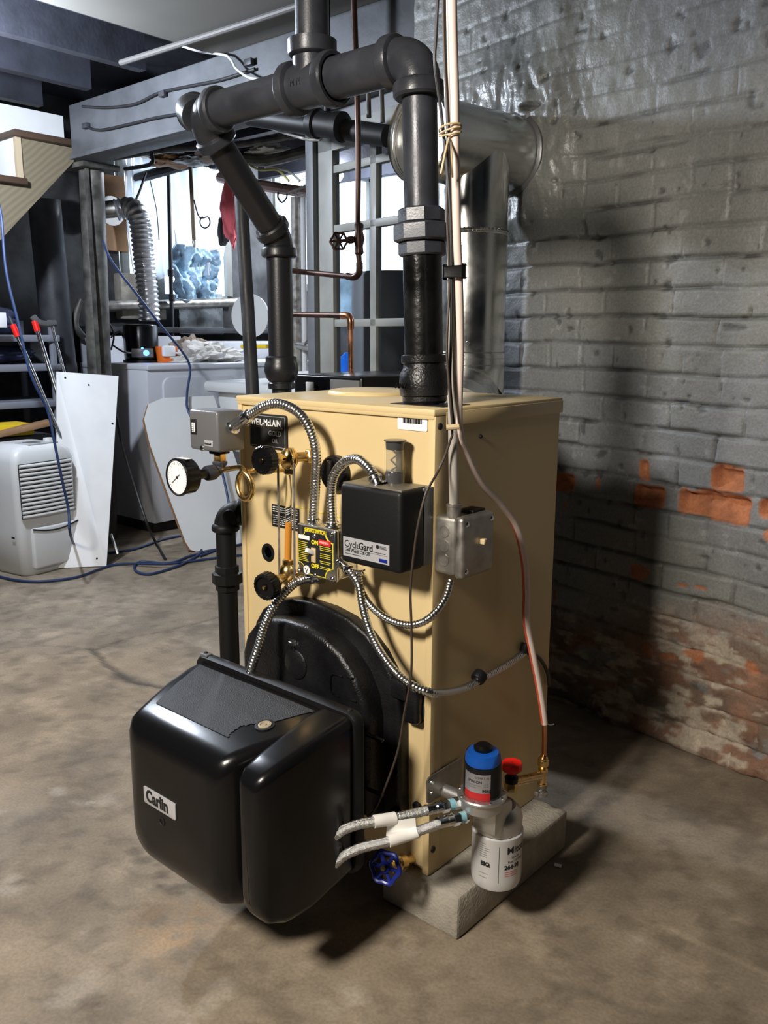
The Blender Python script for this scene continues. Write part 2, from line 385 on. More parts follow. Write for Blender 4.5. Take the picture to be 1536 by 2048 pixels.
rg = np.clip(.72 - .25*ss(.45, .7, n1) + .1*n3, .3, 1)
grid_obj('floor', U, V, np.stack([X, Y, Z], -1), {'tone': tone, 'rough': np.repeat(rg[..., None], 3, -1)}, attr_mat('stained_concrete', .7, 150, .3, dist=.0015))

# ---- painted brick wall behind the boiler
RH = .0705
S = np.arange(-1.02, 1.6, .005); T = np.arange(-.02, 2.16, .005)
X, Y = np.meshgrid(S, T, indexing='ij')
wob = fbm(X*7, Y*7, 3, 41)-.5; Yw = Y+.016*wob+.006*np.sin(X*3.1); Xw = X+.022*(fbm(X*6+5, Y*6, 3, 42)-.5)
row = np.floor(Yw/RH); fy = Yw/RH-row
def hsh(a, b=0): return np.modf(np.abs(np.sin(a*12.9898+b*78.233)*43758.5453))[0]
BL = .206; hd = (row % 6) == 2                                  # every sixth course is headers
bl = np.where(hd, BL/2+.002, BL); off = (row % 2)*.5+hsh(row)*.22
cx_ = Xw/bl+off; colm = np.floor(cx_); fx = cx_-colm
dy_ = np.minimum(fy, 1-fy)*RH; dx_ = np.minimum(fx, 1-fx)*bl
rnd = hsh(row, colm); dd = np.minimum(dy_, dx_+.001+.004*hsh(colm, row))
smth = ss(1.52, 1.74, Y+.16*(fbm(X*3, Y*3, 3, 50)-.5)+.05*(X < -.3))*.75     # mortar smeared over the joints near the ceiling
thm = 1-ss(.20, .36, np.hypot(X+.63, (Y-1.60)*1.0)+.08*(fbm(X*8, Y*8, 4, 66)-.5)); smth = np.maximum(smth, thm*.95)
jw = .0042+.0035*fbm(X*13, Y*13, 2, 51)
joint = (1-ss(jw*.3, jw*1.15, dd))*(1-smth)
vis = ss(.30, .52, fbm(X*5, Y*18, 3, 52)); joint *= (.40+.60*vis)
hgt = -.010*joint + .0035*(rnd-.5)*(1-smth) + .005*(fbm(X*22, Y*22, 4, 53)-.5) + .007*(fbm(X*5, Y*5, 3, 54)-.5)
hgt += smth*(.010*(fbm(X*26, Y*14, 3, 55)-.5))
hgt += thm*(.020*ss(.36, .20, np.hypot(X+.63, Y-1.60)) + .016*(fbm(X*34, Y*16+X*20, 3, 56)-.5))
# paint colour
pb = .75+.35*fbm(X*3, Y*3, 4, 60)+.12*(rnd-.5)
tone = np.ones(X.shape+(3,))*np.array([.195, .199, .186])*pb[..., None]
bl_ = ss(.40, .65, fbm(X*2.2+3, Y*2.6, 3, 61))[..., None]*.5; tone = tone*(1-bl_)+bl_*np.array([.175, .188, .215])*pb[..., None]
tone *= (1-.5*joint*vis)[..., None]
grime = ss(.62, .76, fbm(X*14, Y*20, 4, 62))*ss(.2, .9, joint+.25); tone *= (1-.6*grime)[..., None]
chips = ss(.80, .84, fbm(X*40, Y*40, 2, 63)); tone = tone*(1-.25*chips[..., None])+.25*chips[..., None]*.4
pitn = ss(.78, .84, fbm(X*30+7, Y*30, 2, 88)); hgt -= .003*pitn; tone *= (1-.5*pitn)[..., None]
def px_s(a, b): q = WL(a, b); return (q-W0).dot(WD), q.z
# spalled bricks showing fresh orange clay
ed = .030*(fbm(X*24, Y*24, 4, 70)-.5); od = np.zeros(X.shape); dep = np.zeros(X.shape)
for (a0, b0, a1, b1, dp) in ((1095, 945, 1150, 986, .035), (1274, 916, 1301, 961, .03), (1265, 970, 1331, 1018, .04), (1424, 932, 1491, 985, .05), (1357, 985, 1506, 1040, .045), (1514, 998, 1600, 1042, .04)):
    s0, z1 = px_s(a0, (b0+b1)/2); s1, _ = px_s(a1, (b0+b1)/2); _, z1 = px_s((a0+a1)/2, b0); _, z0 = px_s((a0+a1)/2, b1)
    mx = np.abs(X-(s0+s1)/2)-(s1-s0)/2; mz = np.abs(Y-(z0+z1)/2)-(z1-z0)/2
    cr = np.hypot(np.maximum(mx+.016, 0), np.maximum(mz+.016, 0))-.016 + ed*.7
    k = 1-ss(-.004, .003, cr); od = np.maximum(od, k); dep = np.maximum(dep, dp*(1-ss(-.022, .001, cr))*(.35+.65*ss(z0, z1, Y)))
for (a, b, ra, rb) in ((1195, 967, .010, .022), (1131, 1010, .008, .020), (1278, 1145, .030, .022), (1362, 1170, .020, .008), (1400, 1176, .022, .006), (1536, 1070, .012, .02), (1384, 1310, .045, .020), (1340, 1315, .03, .012), (1292, 1300, .018, .022), (1108, 1190, .01, .02), (1505, 1340, .03, .02)):
    s0, z0 = px_s(a, b); q = np.hypot((X-s0)/ra, (Y-z0)/rb)+.9*(fbm(X*30, Y*30, 3, 71)-.5)*1.6; k = 1-ss(.75, .95, q); od = np.maximum(od, k*.9); dep = np.maximum(dep, .003*k)
orange = np.array([.36, .135, .06])*(.65+.7*fbm(X*45, Y*45, 4, 72))[..., None]
# bottom courses: flaking paint, damp clay and salt bloom
low = ss(.42, .20, Y+.30*np.clip(X+.15, -.6, .25)*-.45+.16*(fbm(X*6, Y*6, 4, 73)-.5))
flk = low*ss(.38, .54, fbm(X*9+2, Y*16, 5, 74)+.12*low)
clay = np.array([.21, .115, .075])*(.5+1.0*fbm(X*12, Y*12, 5, 75))[..., None]; clay = np.where((rnd > .6)[..., None], clay*np.array([.75, .9, .95]), clay)
tone = tone*(1-flk[..., None])+clay*flk[..., None]; hgt -= .004*flk*ss(.4, .6, fbm(X*30, Y*30, 3, 79))
salt = low*ss(.53, .63, fbm(X*19+20, Y*42+4, 6, 76)*.6+.4*fbm(X*7, Y*9, 3, 92)+.12*joint+.05*ss(.35, .1, Y)); tone = tone*(1-.8*salt[..., None])+.8*salt[..., None]*np.array([.40, .355, .28])*(.6+.8*fbm(X*50, Y*50, 3, 93))[..., None]
grn = low*ss(.50, .62, fbm(X*7+40, Y*12, 4, 77))*(1-salt)*ss(.3, .12, Y); tone = tone*(1-.5*grn[..., None])+.5*grn[..., None]*np.array([.07, .075, .06])
tone = tone*(1-od[..., None])+orange*od[..., None]; hgt -= dep*(1+.25*(fbm(X*30, Y*30, 3, 78)-.5))
sl, zl = px_s(1068, 216); k = 1-ss(.5, 1, np.hypot((X-sl)/.045, (Y-zl)/.012)+.5*(fbm(X*30, Y*30, 3, 80)-.5)); hgt -= .03*k
hgt += .016*np.exp(-((Y-.02)/.03)**2)*ss(.4, .6, fbm(X*8, Y*8, 3, 81))
for (z_, s0, s1) in ((1.69, -.12, .22), (1.60, -.02, .3), (1.545, -.33, .5), (1.42, -.30, .1)):       # open joints
    q = np.abs(Y-z_-.012*np.sin(X*9)-.01*(fbm(X*9, Y*0, 2, 83)-.5)); k = (1-ss(.001, .005, q))*ss(s0, s0+.03, X)*(1-ss(s1-.03, s1, X))*ss(.35, .55, fbm(X*14, Y*3, 3, 84)); hgt -= .008*k; tone *= (1-.4*k)[..., None]
rg = .42+.22*fbm(X*8, Y*8, 3, 82)-.14*thm-.08*smth; rg = np.maximum(rg, np.maximum(od, flk)*.9)
pos = np.stack([W0.x+WD.x*X+WN.x*hgt, W0.y+WD.y*X+WN.y*hgt, Y+0*X], -1)
grid_obj('wall_back', S, T, pos, {'tone': tone, 'rough': np.repeat(rg[..., None], 3, -1)}, attr_mat('painted_brick', .5, 160, .35))
DL = -1.60   # door opening left end along the wall; beam above
mstone = mat('old_stone_wall', (.060, .062, .066), .9, bump=1, bscale=16, vary=.75, vscale=5)
struct('wall_left', box((-3.62, -4.4, 0), (-3.5, 5.4, 2.6)), mstone)
struct('wall_far', box((-3.6, 4.3, 0), (3.4, 4.45, 2.6)), mstone)
struct('wall_right', box((3.1, -4.4, 0), (3.25, 1.2, 2.6)), mstone)
struct('wall_front', box((-3.6, -4.3, 0), (3.25, -4.15, 2.6)), mstone)
struct('wall_side', obox(WP(-1.0, 0, -.06), WN*-.12, Vector((0, 3.2, 0)), (0, 0, 2.4)), 'greyb')
# ceiling: boarded bay over the boiler, dark subfloor elsewhere
struct('ceiling', box((-1.49, -.70, 2.15), (2.0, 1.30, 2.17)), 'drywall')
struct('trim_1', box((-3.6, -4.3, 2.42), (3.25, 5.4, 2.46)), 'joist', 'dark floor boards above the open joists')
for i, x in enumerate((-1.50, -1.93, -2.36, -2.80, -3.2)):
    o = tag(obj('ceiling_joist', box((x-.05, -3.9, 2.17), (x, 1.14, 2.42)), 'joist'),
            ['dark joist along the edge of the grey ceiling board', 'dark ceiling joist, second left of the grey board', 'dark ceiling joist, third left of the grey board', 'dark ceiling joist above the white panel by the stairs', 'dark ceiling joist farthest from the grey board'][i], 'joist', 'open ceiling joists left of the board')
for i, y in enumerate((1.75, 2.2, 2.65, 3.1, 3.55)):
    tag(obj('ceiling_joist', box((-3.5, y, 2.17), (-.6, y+.05, 2.42)), 'joist'), 'dark joist crossing above the laundry corner, %s behind the beam' % ('first', 'second', 'third', 'fourth', 'fifth')[i], 'joist', 'joists over the laundry corner')
mb = box((-2.62, 1.17, 1.905), (-1.0, 1.30, 2.15), .006); box((-1.0, 1.16, 1.88), (-.38, 1.30, 2.15), .004, mb=mb)
bm_ = tag(obj('ceiling_beam', mb, 'greyb'), 'grey painted beam under the ceiling carried by the steel post', 'beam')
mb = box((-2.62, 1.155, 1.905), (-1.0, 1.172, 1.925), .003); obj('bottom_flange', mb, 'greyb', bm_)
# upper grey boarding between beam and brick wall
struct('trim_2', obox(WP(-1.62, 1.76, -.05), WD*.66, WN*.02, (0, 0, .39)), 'greyb', 'grey boarding over the glazed door')

# ================================================================== CONCRETE BLOCKS
def block(x0, y0, x1, y1, h, label):
    b = bmesh.new(); bmesh.ops.create_cube(b, size=1)
    for v in b.verts: v.co = Vector((v.co.x*(x1-x0)+(x0+x1)/2, v.co.y*(y1-y0)+(y0+y1)/2, (v.co.z+.5)*h))
    bmesh.ops.bevel(b, geom=list(b.edges), offset=.006, segments=2, affect='EDGES', profile=.5)
    bmesh.ops.subdivide_edges(b, edges=list(b.edges), cuts=2, use_grid_fill=True)
    for v in b.verts:
        k = mnoise.noise(v.co*60)*.0014
        v.co += Vector((k if 0 else 0, 0, 0))+Vector((mnoise.noise(v.co*40), mnoise.noise(v.co*43+Vector((5, 5, 5))), 0))*.0016
    return tag(obj('concrete_block', MB().bm(b), 'conc'), label, 'concrete block')
block(.41, -.013, .592, .38, .087, 'grey concrete block under the boiler, beside the fuel filter canister')

# ================================================================== BOILER
ZB, ZT, BW, BD = .089, .957, .512, .412
boil = thing('boiler', 'cream enamelled steel boiler standing on concrete blocks', 'boiler', (.256, .2, ZB))
mb = box((0, .012, ZB), (BW, BD, ZT-.012))
obj('jacket', mb, 'cream', boil)
# front panel: frame flanges and recessed sheet
mb = box((0, 0, ZB), (.012, .03, ZT-.004), .002); box((BW-.014, 0, ZB), (BW, .03, ZT-.004), .002, mb=mb)
box((0, -.002, ZT-.018), (BW, .03, ZT-.006), .003, mb=mb)
obj('front_frame', mb, 'cream', boil)
hole = []
mb = box((.012, .005, ZB+.01), (BW-.014, .03, ZT-.016)); obj('front_panel', mb, 'cream', boil)
mb = box((-.002, -.003, ZT-.012), (BW+.002, BD+.008, ZT), .003); box((BW-.002, .03, ZT-.030), (BW+.003, BD+.008, ZT-.006), .001, mb=mb)
obj('top_panel', mb, 'cream', boil)
obj('side_seam', box((BW-.001, .0, ZB+.005), (BW+.0015, .032, ZT-.012), .0005), 'cream', boil)
c = PX(745, 787, z=ZT)
obj('inspection_lid', lathe([(.001, .010), (.085, .010), (.092, .008), (.095, .004), (.095, .001)], (c.x, c.y, ZT-.001), (0, 0, 1), 48), 'cream', boil)
obj('supply_opening', box((.375, .045, ZT-.001), (.495, .125, ZT+.0012)), 'ink', boil)
for z in (.928, .14):
    obj('screw', lathe([(.006, 0), (.006, .003), (.002, .004)], (BW+.001, .012, z), (1, 0, 0), 12), 'ink', boil)
p = PX(961, 873, x=BW); obj('screw', lathe([(.004, 0), (.003, .003)], p, (1, 0, 0), 10), 'ink', boil)
# louvres on the lower left of the front
mb = MB()
for i in range(4): box((.024+i*.009, .003, .36), (.028+i*.009, .006, .43), mb=mb)
obj('louvre', mb, 'ink', boil)
# name plate
FX, FZ, FN = Vector((1, 0, 0)), Vector((0, 0, 1)), Vector((0, -1, 0))
def plate(name, x0, z0, x1, z1, r, material, y=.004, t=.003, parent=boil):
    return obj(name, prism(rrect(x1-x0, z1-z0, r, 5, x0, z0), (0, y, 0), FX, FZ, (0, -t, 0), bev=.0006), material, parent)
pl = plate('nameplate', .036, .856, .146, .924, .006, 'ink', t=.004)
mb = MB()
for (a, b, c_, d_) in ((.040, .8595, .142, .8603), (.040, .9195, .142, .9203)): box((a, -.0005, b), (c_, .001, d_), mb=mb)
for (a, b) in ((.0395, .0403), (.1417, .1425)): box((a, -.0005, .8595), (b, .001, .9203), mb=mb)
obj('silver_border', mb, 'silverl', pl)
text('lettering', 'WEIL-McLAIN', (.042, -.0006, .901), FX, FZ, .0185, 'paper', pl, bold=.012, sx=.80)
text('lettering', 'GOLD', (.094, -.0006, .882), FX, FZ, .0145, 'silverl', pl, sx=.95)
text('lettering', 'OIL', (.104, -.0006, .868), FX, FZ, .0125, 'silverl', pl, sx=.95)
box_ = MB()
for i in range(14): box((.043+i*.0068, -.0006, .8965), (.048+i*.0068, .0005, .8985), mb=box_)
obj('brass_line', box_, 'brass', pl)
st = plate('barcode_sticker', .428, .918, .494, .943, .003, 'paper', t=.001)
mb = MB(); x = .441; random.seed(3)
while x < .482:
    ww = random.choice([.0006, .001, .0016]); box((x, .0020, .930), (x+ww, .0026, .940), mb=mb); x += ww+random.choice([.0006, .001, .0014])
obj('barcode', mb, 'ink', st)
p0, p1 = PX(541, 1008, y=0), PX(588, 1068, y=0)
il = plate('instruction_label', p0.x, p1.z+.006, p1.x+.012, p0.z, .001, 'ink', t=.001)
il.name = 'instruction_label'
mb = MB(); random.seed(5)
for i in range(9):
    if i in (3,): continue
    zz = p0.z-.0045-i*.0044; xx = p0.x+.004
    while xx < p1.x+.006:
        l_ = random.uniform(.004, .011); box((xx, .0022, zz-.0009), (min(xx+l_, p1.x+.009), .0028, zz+.0007), mb=mb); xx += l_+.002
obj('print_line', mb, 'wplast', il)
p = PX(536, 1105, y=.004); obj('round_plug', lathe([(.019, 0), (.019, .002), (.012, .0022), (.010, -.001), (.002, -.002)], (p.x, .005, p.z), (0, -1, 0), 28), 'matte', boil)
p = PX(664, 948, y=-.01)
mb = lathe([(.034, -.012), (.034, .003), (.030, .007), (.002, .008)], (p.x, -.004, p.z), (0, -1, 0), 32)
obox((p.x-.010, -.010, p.z+.028), (.018, 0, -.056), (.005, 0, .0), (0, -.012, 0), mb=mb) if 0 else box((p.x-.006, -.020, p.z-.026), (p.x+.006, -.008, p.z+.026), .003, mb=mb)
obj('port_cap', mb, 'cast', boil)
obj('panel_seam', obox(PX(588, 1013, y=.0035), PX(680, 1036, y=.0035)-PX(588, 1013, y=.0035), (0, .002, 0), (0, 0, .0012)), 'yellow', boil)
p = PX(834, 1612, y=0)
obj('panel_bolt', lathe([(.009, -.002), (.009, .002), (.006, .004), (.001, .004)], (p.x, -.001, p.z), (0, -1, 0), 20), 'matte', boil)
# ears slot right of the door
# burner mounting door
dr = obj('burner_door', prism([(.052, .20), (.052, .45), (.062, .490), (.085, .523), (.122, .549), (.17, .563), (.22, .568), (.28, .566), (.33, .557), (.375, .538), (.41, .510), (.437, .475), (.452, .44), (.458, .40), (.462, .20), (.44, .185), (.08, .185)],
       (0, .004, 0), FX, FZ, (0, -.026, 0), bev=.008, seg=3), 'cast', boil)
mb = prism([(.072, .20), (.072, .44), (.085, .478), (.112, .508), (.15, .528), (.20, .537), (.26, .537), (.31, .527), (.352, .506), (.388, .472), (.412, .43), (.42, .39), (.424, .20)],
       (0, -.016, 0), FX, FZ, (0, -.052, 0), bev=.014, seg=4)
obj('door_boss', mb, 'cast', dr)
mb = box((.44, -.028, .435), (.478, .002, .470), .004); box((.462, -.020, .39), (.497, .001, .462), .008, 3, mb=mb); obj('hinge_lug', mb, 'cast', dr)
p = PX(841, 1410, y=0); obj('lug_slot', lathe([(.010, 0), (.010, .004), (.008, .005)], (p.x, .002, p.z-.01), (0, -1, 0), 20, scale=(1, 2.6)), 'ink', boil)
p = PX(592, 1328, y=-.068)
sp = obj('sight_port_cover', lathe([(.030, 0), (.030, .004), (.026, .007), (.001, .008)], (p.x, -.066, p.z), (0, -1, 0), 32), 'cast', dr)
pb = PX(581, 1290, y=-.074)
mb = lathe([(.0085, 0), (.0085, .006), (.007, .008), (.001, .008)], (pb.x, -.068, pb.z), (0, -1, 0), 6); lathe([(.011, -.001), (.011, .0015)], (pb.x, -.068, pb.z), (0, -1, 0), 20, mb)
obj('bolt', mb, 'chrome', sp)
obj('cover_arm', obox((pb.x-.008, -.070, pb.z-.004), (.016, 0, 0), (0, -.003, 0), Vector((p.x-pb.x, 0, p.z-pb.z))*.6, .001), 'cast', sp)
p = PX(688, 1378, y=-.07); mb = MB()
for k in range(2): 
    tube([(p.x-.022, -.069, p.z+.022), (p.x-.034, -.069, p.z+.016), (p.x-.034, -.069, p.z-.014), (p.x-.022, -.069, p.z-.020)], .0018, 8, mb=mb)
box((p.x-.030, -.071, p.z+.021), (p.x-.005, -.066, p.z+.024), .001, mb=mb); box((p.x+.004, -.071, p.z+.024), (p.x+.020, -.066, p.z+.027), .001, mb=mb)
box((p.x+.012, -.071, p.z-.018), (p.x+.030, -.066, p.z-.015), .001, mb=mb); box((p.x-.026, -.071, p.z-.021), (p.x-.014, -.066, p.z-.018), .001, mb=mb)
obj('casting_mark', mb, 'cast', dr)
for py in (1461, 1568):
    a = PX(716, py, y=-.07); b = PX(766, py+1, y=-.07); obj('casting_rib', box((a.x, -.074, a.z-.003), (b.x, -.066, a.z+.002), .0015), 'cast', dr)
p = PX(800, 1632, y=-.02); obj('door_nut', lathe([(.016, 0), (.016, .010), (.012, .014), (.002, .015)], (p.x-.006, -.020, p.z), (0, -1, 0), 6), 'cast', dr)

# ================================================================== OIL BURNER
bn = thing('oil_burner', 'black plastic covered oil burner bolted to the boiler door', 'burner', (.27, -.2, .17))
def loft(sections, mb=None):
    mb = mb or MB(); n = len(sections[0]); vs = [p for s_ in sections for p in s_]; fs = []
    for i in range(len(sections)-1):
        for k in range(n): fs.append((i*n+k, i*n+(k+1) % n, (i+1)*n+(k+1) % n, (i+1)*n+k))
    fs.append(tuple(range(n))[::-1]); fs.append(tuple((len(sections)-1)*n+k for k in range(n))); return mb.add(vs, fs)
def sec(x0, x1, z0, z1, r, y, rb=None):
    rb = r if rb is None else rb; out = []
    for cx, cz, a0, rr in ((x1-r, z1-r, 0, r), (x0+r, z1-r, 90, r), (x0+rb, z0+rb, 180, rb), (x1-rb, z0+rb, 270, rb)):
        for k in range(7):
            a = math.radians(a0+90*k/6); out.append((cx+rr*math.cos(a), y, cz+rr*math.sin(a)))
    return out
# main cover: narrows to a rounded front face
secs = []
for y, x0, x1, z0, z1, r in ((-.165, .058, .452, .150, .447, .020), (-.20, .064, .452, .150, .447, .022), (-.26, .083, .440, .140, .442, .022), (-.31, .102, .416, .142, .434, .022),
                              (-.342, .113, .402, .146, .427, .022), (-.360, .119, .394, .154, .420, .022), (-.370, .128, .385, .168, .409, .022), (-.3755, .140, .373, .184, .395, .020), (-.378, .155, .358, .20, .378, .018)):
    secs.append(sec(x0, x1, z0, z1, r, y, .045 if y < -.2 else .03))
cv = obj('cover', loft(secs), 'blk', bn, 50)
# right-hand fan housing bulge, separated from the cover by a groove
secs = []
for y, x0, x1, z0, z1, r in ((-.165, .40, .478, .165, .453, .018), (-.21, .40, .482, .160, .450, .018), (-.27, .41, .484, .150, .442, .018), (-.32, .415, .482, .152, .432, .016),
                              (-.352, .418, .477, .165, .422, .015), (-.364, .423, .469, .182, .411, .013), (-.369, .430, .461, .20, .400, .010)):
    secs.append(sec(x0, x1, z0, z1, r, y, .016))
obj('fan_housing', loft(secs), 'blk', bn, 50)
secs = [sec(.050, .486, .155, .458, .022, -.146, .03), sec(.049, .487, .155, .459, .022, -.150, .03), sec(.049, .487, .155, .459, .022, -.160, .03), sec(.052, .484, .158, .456, .022, -.166, .03)]
obj('back_flange', loft(secs), 'matte', bn, 50)
obj('blast_tube', lathe([(.07, 0), (.07, .10), (.085, .10), (.085, .115)], (.256, -.155, .31), (0, 1, 0), 40), 'cast', bn)
obj('air_box', box((.12, -.15, .15), (.42, -.075, .40), .01), 'matte', bn)
# textured top pad
ztop = lambda y: .4475 if y > -.2 else (.4475-(-.2-y)/.06*.005 if y > -.26 else .4425-(-.26-y)/.05*.008)
T0 = [PX(a, b, z=.4455) for a, b in ((418, 1343), (648, 1417), (560, 1442), (532, 1440), (515, 1448), (455, 1476), (322, 1413))]
def zt(y):
    ys = [-.165, -.20, -.26, -.31, -.342]; zs = [.447, .447, .442, .434, .427]
    for i in range(4):
        if y >= ys[i+1]: return zs[i]+(zs[i+1]-zs[i])*max(0, (ys[i]-y))/(ys[i]-ys[i+1])
    return .427
mb = MB(); N = 56
A, B, C_, D_ = Vector((.085, -.18)), Vector((.405, -.18)), Vector((.345, -.322)), Vector((.142, -.322))
vs = []; fs = []
for i in range(N+1):
    for j in range(N+1):
        u, v = i/N, j/N; q = (A*(1-u)+B*u)*(1-v)+(D_*(1-u)+C_*u)*v; vs.append((q.x, q.y, zt(q.y)+.0012))
for i in range(N):
    for j in range(N):
        c2 = (Vector(vs[i*(N+1)+j][:2])+Vector(vs[(i+1)*(N+1)+j+1][:2]))/2
        if (c2-Vector((.372, -.300))).length < .034 : continue
        fs.append((i*(N+1)+j, (i+1)*(N+1)+j, (i+1)*(N+1)+j+1, i*(N+1)+j+1))
mb.add(vs, fs); obj('top_pad', mb, 'blkt', bn)
p = PX(530, 1455, z=.438)
mb = lathe([(.017, 0), (.017, .003), (.013, .0035), (.012, .001)], (p.x, p.y, zt(p.y)-.001), (0, -.12, 1), 28); obj('reset_button_rim', mb, 'matte', bn)
mb = lathe([(.0115, .0), (.0115, .004), (.008, .0045), (.007, .003), (.004, .003), (.003, .0045), (.0005, .0045)], (p.x, p.y, zt(p.y)-.001), (0, -.12, 1), 24); obj('reset_button', mb, mat('smoky_button', (.30, .25, .17), .3), bn)
lb = obj('badge', prism(rrect(.092, .031, .003, 4), (.180, -.3784, .279), FX, FZ, (0, -.002, 0), bev=.0005), 'silverl', bn)
text('lettering', 'Carlin', (.1875, -.3808, .2855), FX, FZ, .0305, 'ink', lb, bold=.035, sx=.86)
obj('badge_hole', lathe([(.008, 0), (.008, .0012), (.006, .0012), (.005, -.001)], (.228, -.378, .259), (0, -1, 0), 20), 'ink', bn)
obj('latch', box((.060, -.163, .452), (.082, -.148, .4615), .001), 'grey', bn)
obj('flange_screw', lathe([(.004, 0), (.003, .003)], (.07, -.155, .461), (0, 0, 1), 10), 'ink', bn); obj('flange_screw', lathe([(.005, 0), (.004, .003)], (.462, -.156, .458), (0, 0, 1), 10), 'ink', bn)

# ================================================================== CONTROLS ON THE FRONT
# pressure control
pc = thing('pressure_control', 'grey steel pressure control box left of the boiler nameplate', 'control', (.045, -.09, .86))
mb = box((-.001, -.122, .858), (.089, -.055, .936), .006, 3); hs = obj('housing', mb, 'grey', pc)
obj('scale_window', box((.006, -.1235, .888), (.024, -.121, .918), .001), 'ink', hs); obj('scale_plate', box((.011, -.1245, .893), (.020, -.1225, .911), .0005), 'paper', hs)
mb = MB()
for i in range(4): box((.012, -.1250, .895+i*.004), (.016, -.1244, .8962+i*.004), mb=mb)
box((.0165, -.1250, .894), (.0175, -.1244, .910), mb=mb); obj('scale_mark', mb, 'ink', hs)
nb = obj('maker_badge', box((.048, -.124, .868), (.074, -.1215, .880), .001), 'silverl', hs); text('lettering', 'Honeywell', (.050, -.1246, .8715), FX, FZ, .0055, 'ink', nb, .0002, sx=.85)
obj('adjusting_screw', lathe([(.005, 0), (.005, .003), (.001, .004)], (.040, -.122, .863), (0, -1, 0), 16), 'chrome', hs)
obj('locknut', lathe([(.020, 0), (.020, .006), (.014, .007)], (.048, -.088, .851), (0, 0, 1), 24), 'matte', pc)
obj('bottom_nut', lathe([(.012, 0), (.013, .002), (.013, .020), (.012, .022)], (.048, -.088, .830), (0, 0, 1), 6), 'brass', pc)
gx, gz = .048, .816
gy = PX(352, 955, x=gx).y
gg = thing('pressure_gauge', 'round black pressure gauge with white dial left of the boiler', 'gauge', (gx, gy, .78))
gz = PX(352, 955, x=gx).z
bc = obj('case', lathe([(.010, 0), (.030, 0), (.0335, .004), (.034, .028), (.036, .029), (.036, .034), (.033, .036), (.0315, .033), (.0315, .030), (.001, .030)], (gx, gy+.036, gz), (0, -1, 0), 48), 'blk', gg)
dl = obj('dial', lathe([(.032, 0), (.032, .0006)], (gx, gy+.0040, gz), (0, -1, 0), 40), 'paper', gg)
mb = MB()
for i in range(28):
    a = math.radians(225-i*10); r0 = .024 if i % 3 == 0 else .0265
    c0 = Vector((gx+r0*math.cos(a), gy+.0030, gz+r0*math.sin(a))); c1 = Vector((gx+.029*math.cos(a), gy+.0030, gz+.029*math.sin(a))); tube([c0, c1], .0003, 4, 1, mb, sm=False)
obj('tick_mark', mb, 'ink', dl)
mb = MB(); tube([(gx+.008, gy+.002, gz+.006), (gx-.018, gy+.002, gz-.013)], .0006, 4, 1, mb, sm=False); lathe([(.0025, 0), (.0025, .002)], (gx, gy+.003, gz), (0, -1, 0), 12, mb); obj('needle', mb, 'ink', dl)
obj('sticker', prism([(-.016, 0), (.016, 0), (.016, .012), (-.016, .012)], (gx, gy+.014, gz+.0343), FX, (0, 1, 0), (0, 0, .0004)), 'tape', bc)
fy_ = -.088
mb = cyl((gx, gy+.034, gz), (gx, fy_-.018, gz), .0095, mb=None); lathe([(.014, 0), (.015, .003), (.015, .016), (.013, .018)], (gx, fy_-.034, gz), (0, 1, 0), 24, mb)
elbow((gx, fy_, gz), (0, 1, 0), (0, 0, 1), .014, .011, .004, .008, 20, mb); lathe([(.013, 0), (.014, .01), (.012, .012)], (gx, gy+.036, gz), (0, 1, 0), 6, mb)
tf = tag(obj('pipe_elbow', mb, 'pipe'), 'black iron elbow joining the pressure gauge to the control', 'pipe fitting')
# pigtail siphon
c = PX(482, 968, y=-.10); pts = [(gx+.010, -.088, gz+.004), (c.x-.01, -.092, c.z+.030)]
for i in range(11):
    a = math.radians(75-i*36); pts.append((c.x+.026*math.cos(a), -.098+.0016*i, c.z-.003+.028*math.sin(a)))
pts += [(c.x+.024, -.070, c.z+.030), (.145, -.035, gz+.006), (.155, .006, gz+.006)]
tag(obj('siphon_pipe', tube(pts, .0052, 12, .004), 'brass'), 'polished brass pigtail siphon looping beside the gauge', 'pipe')

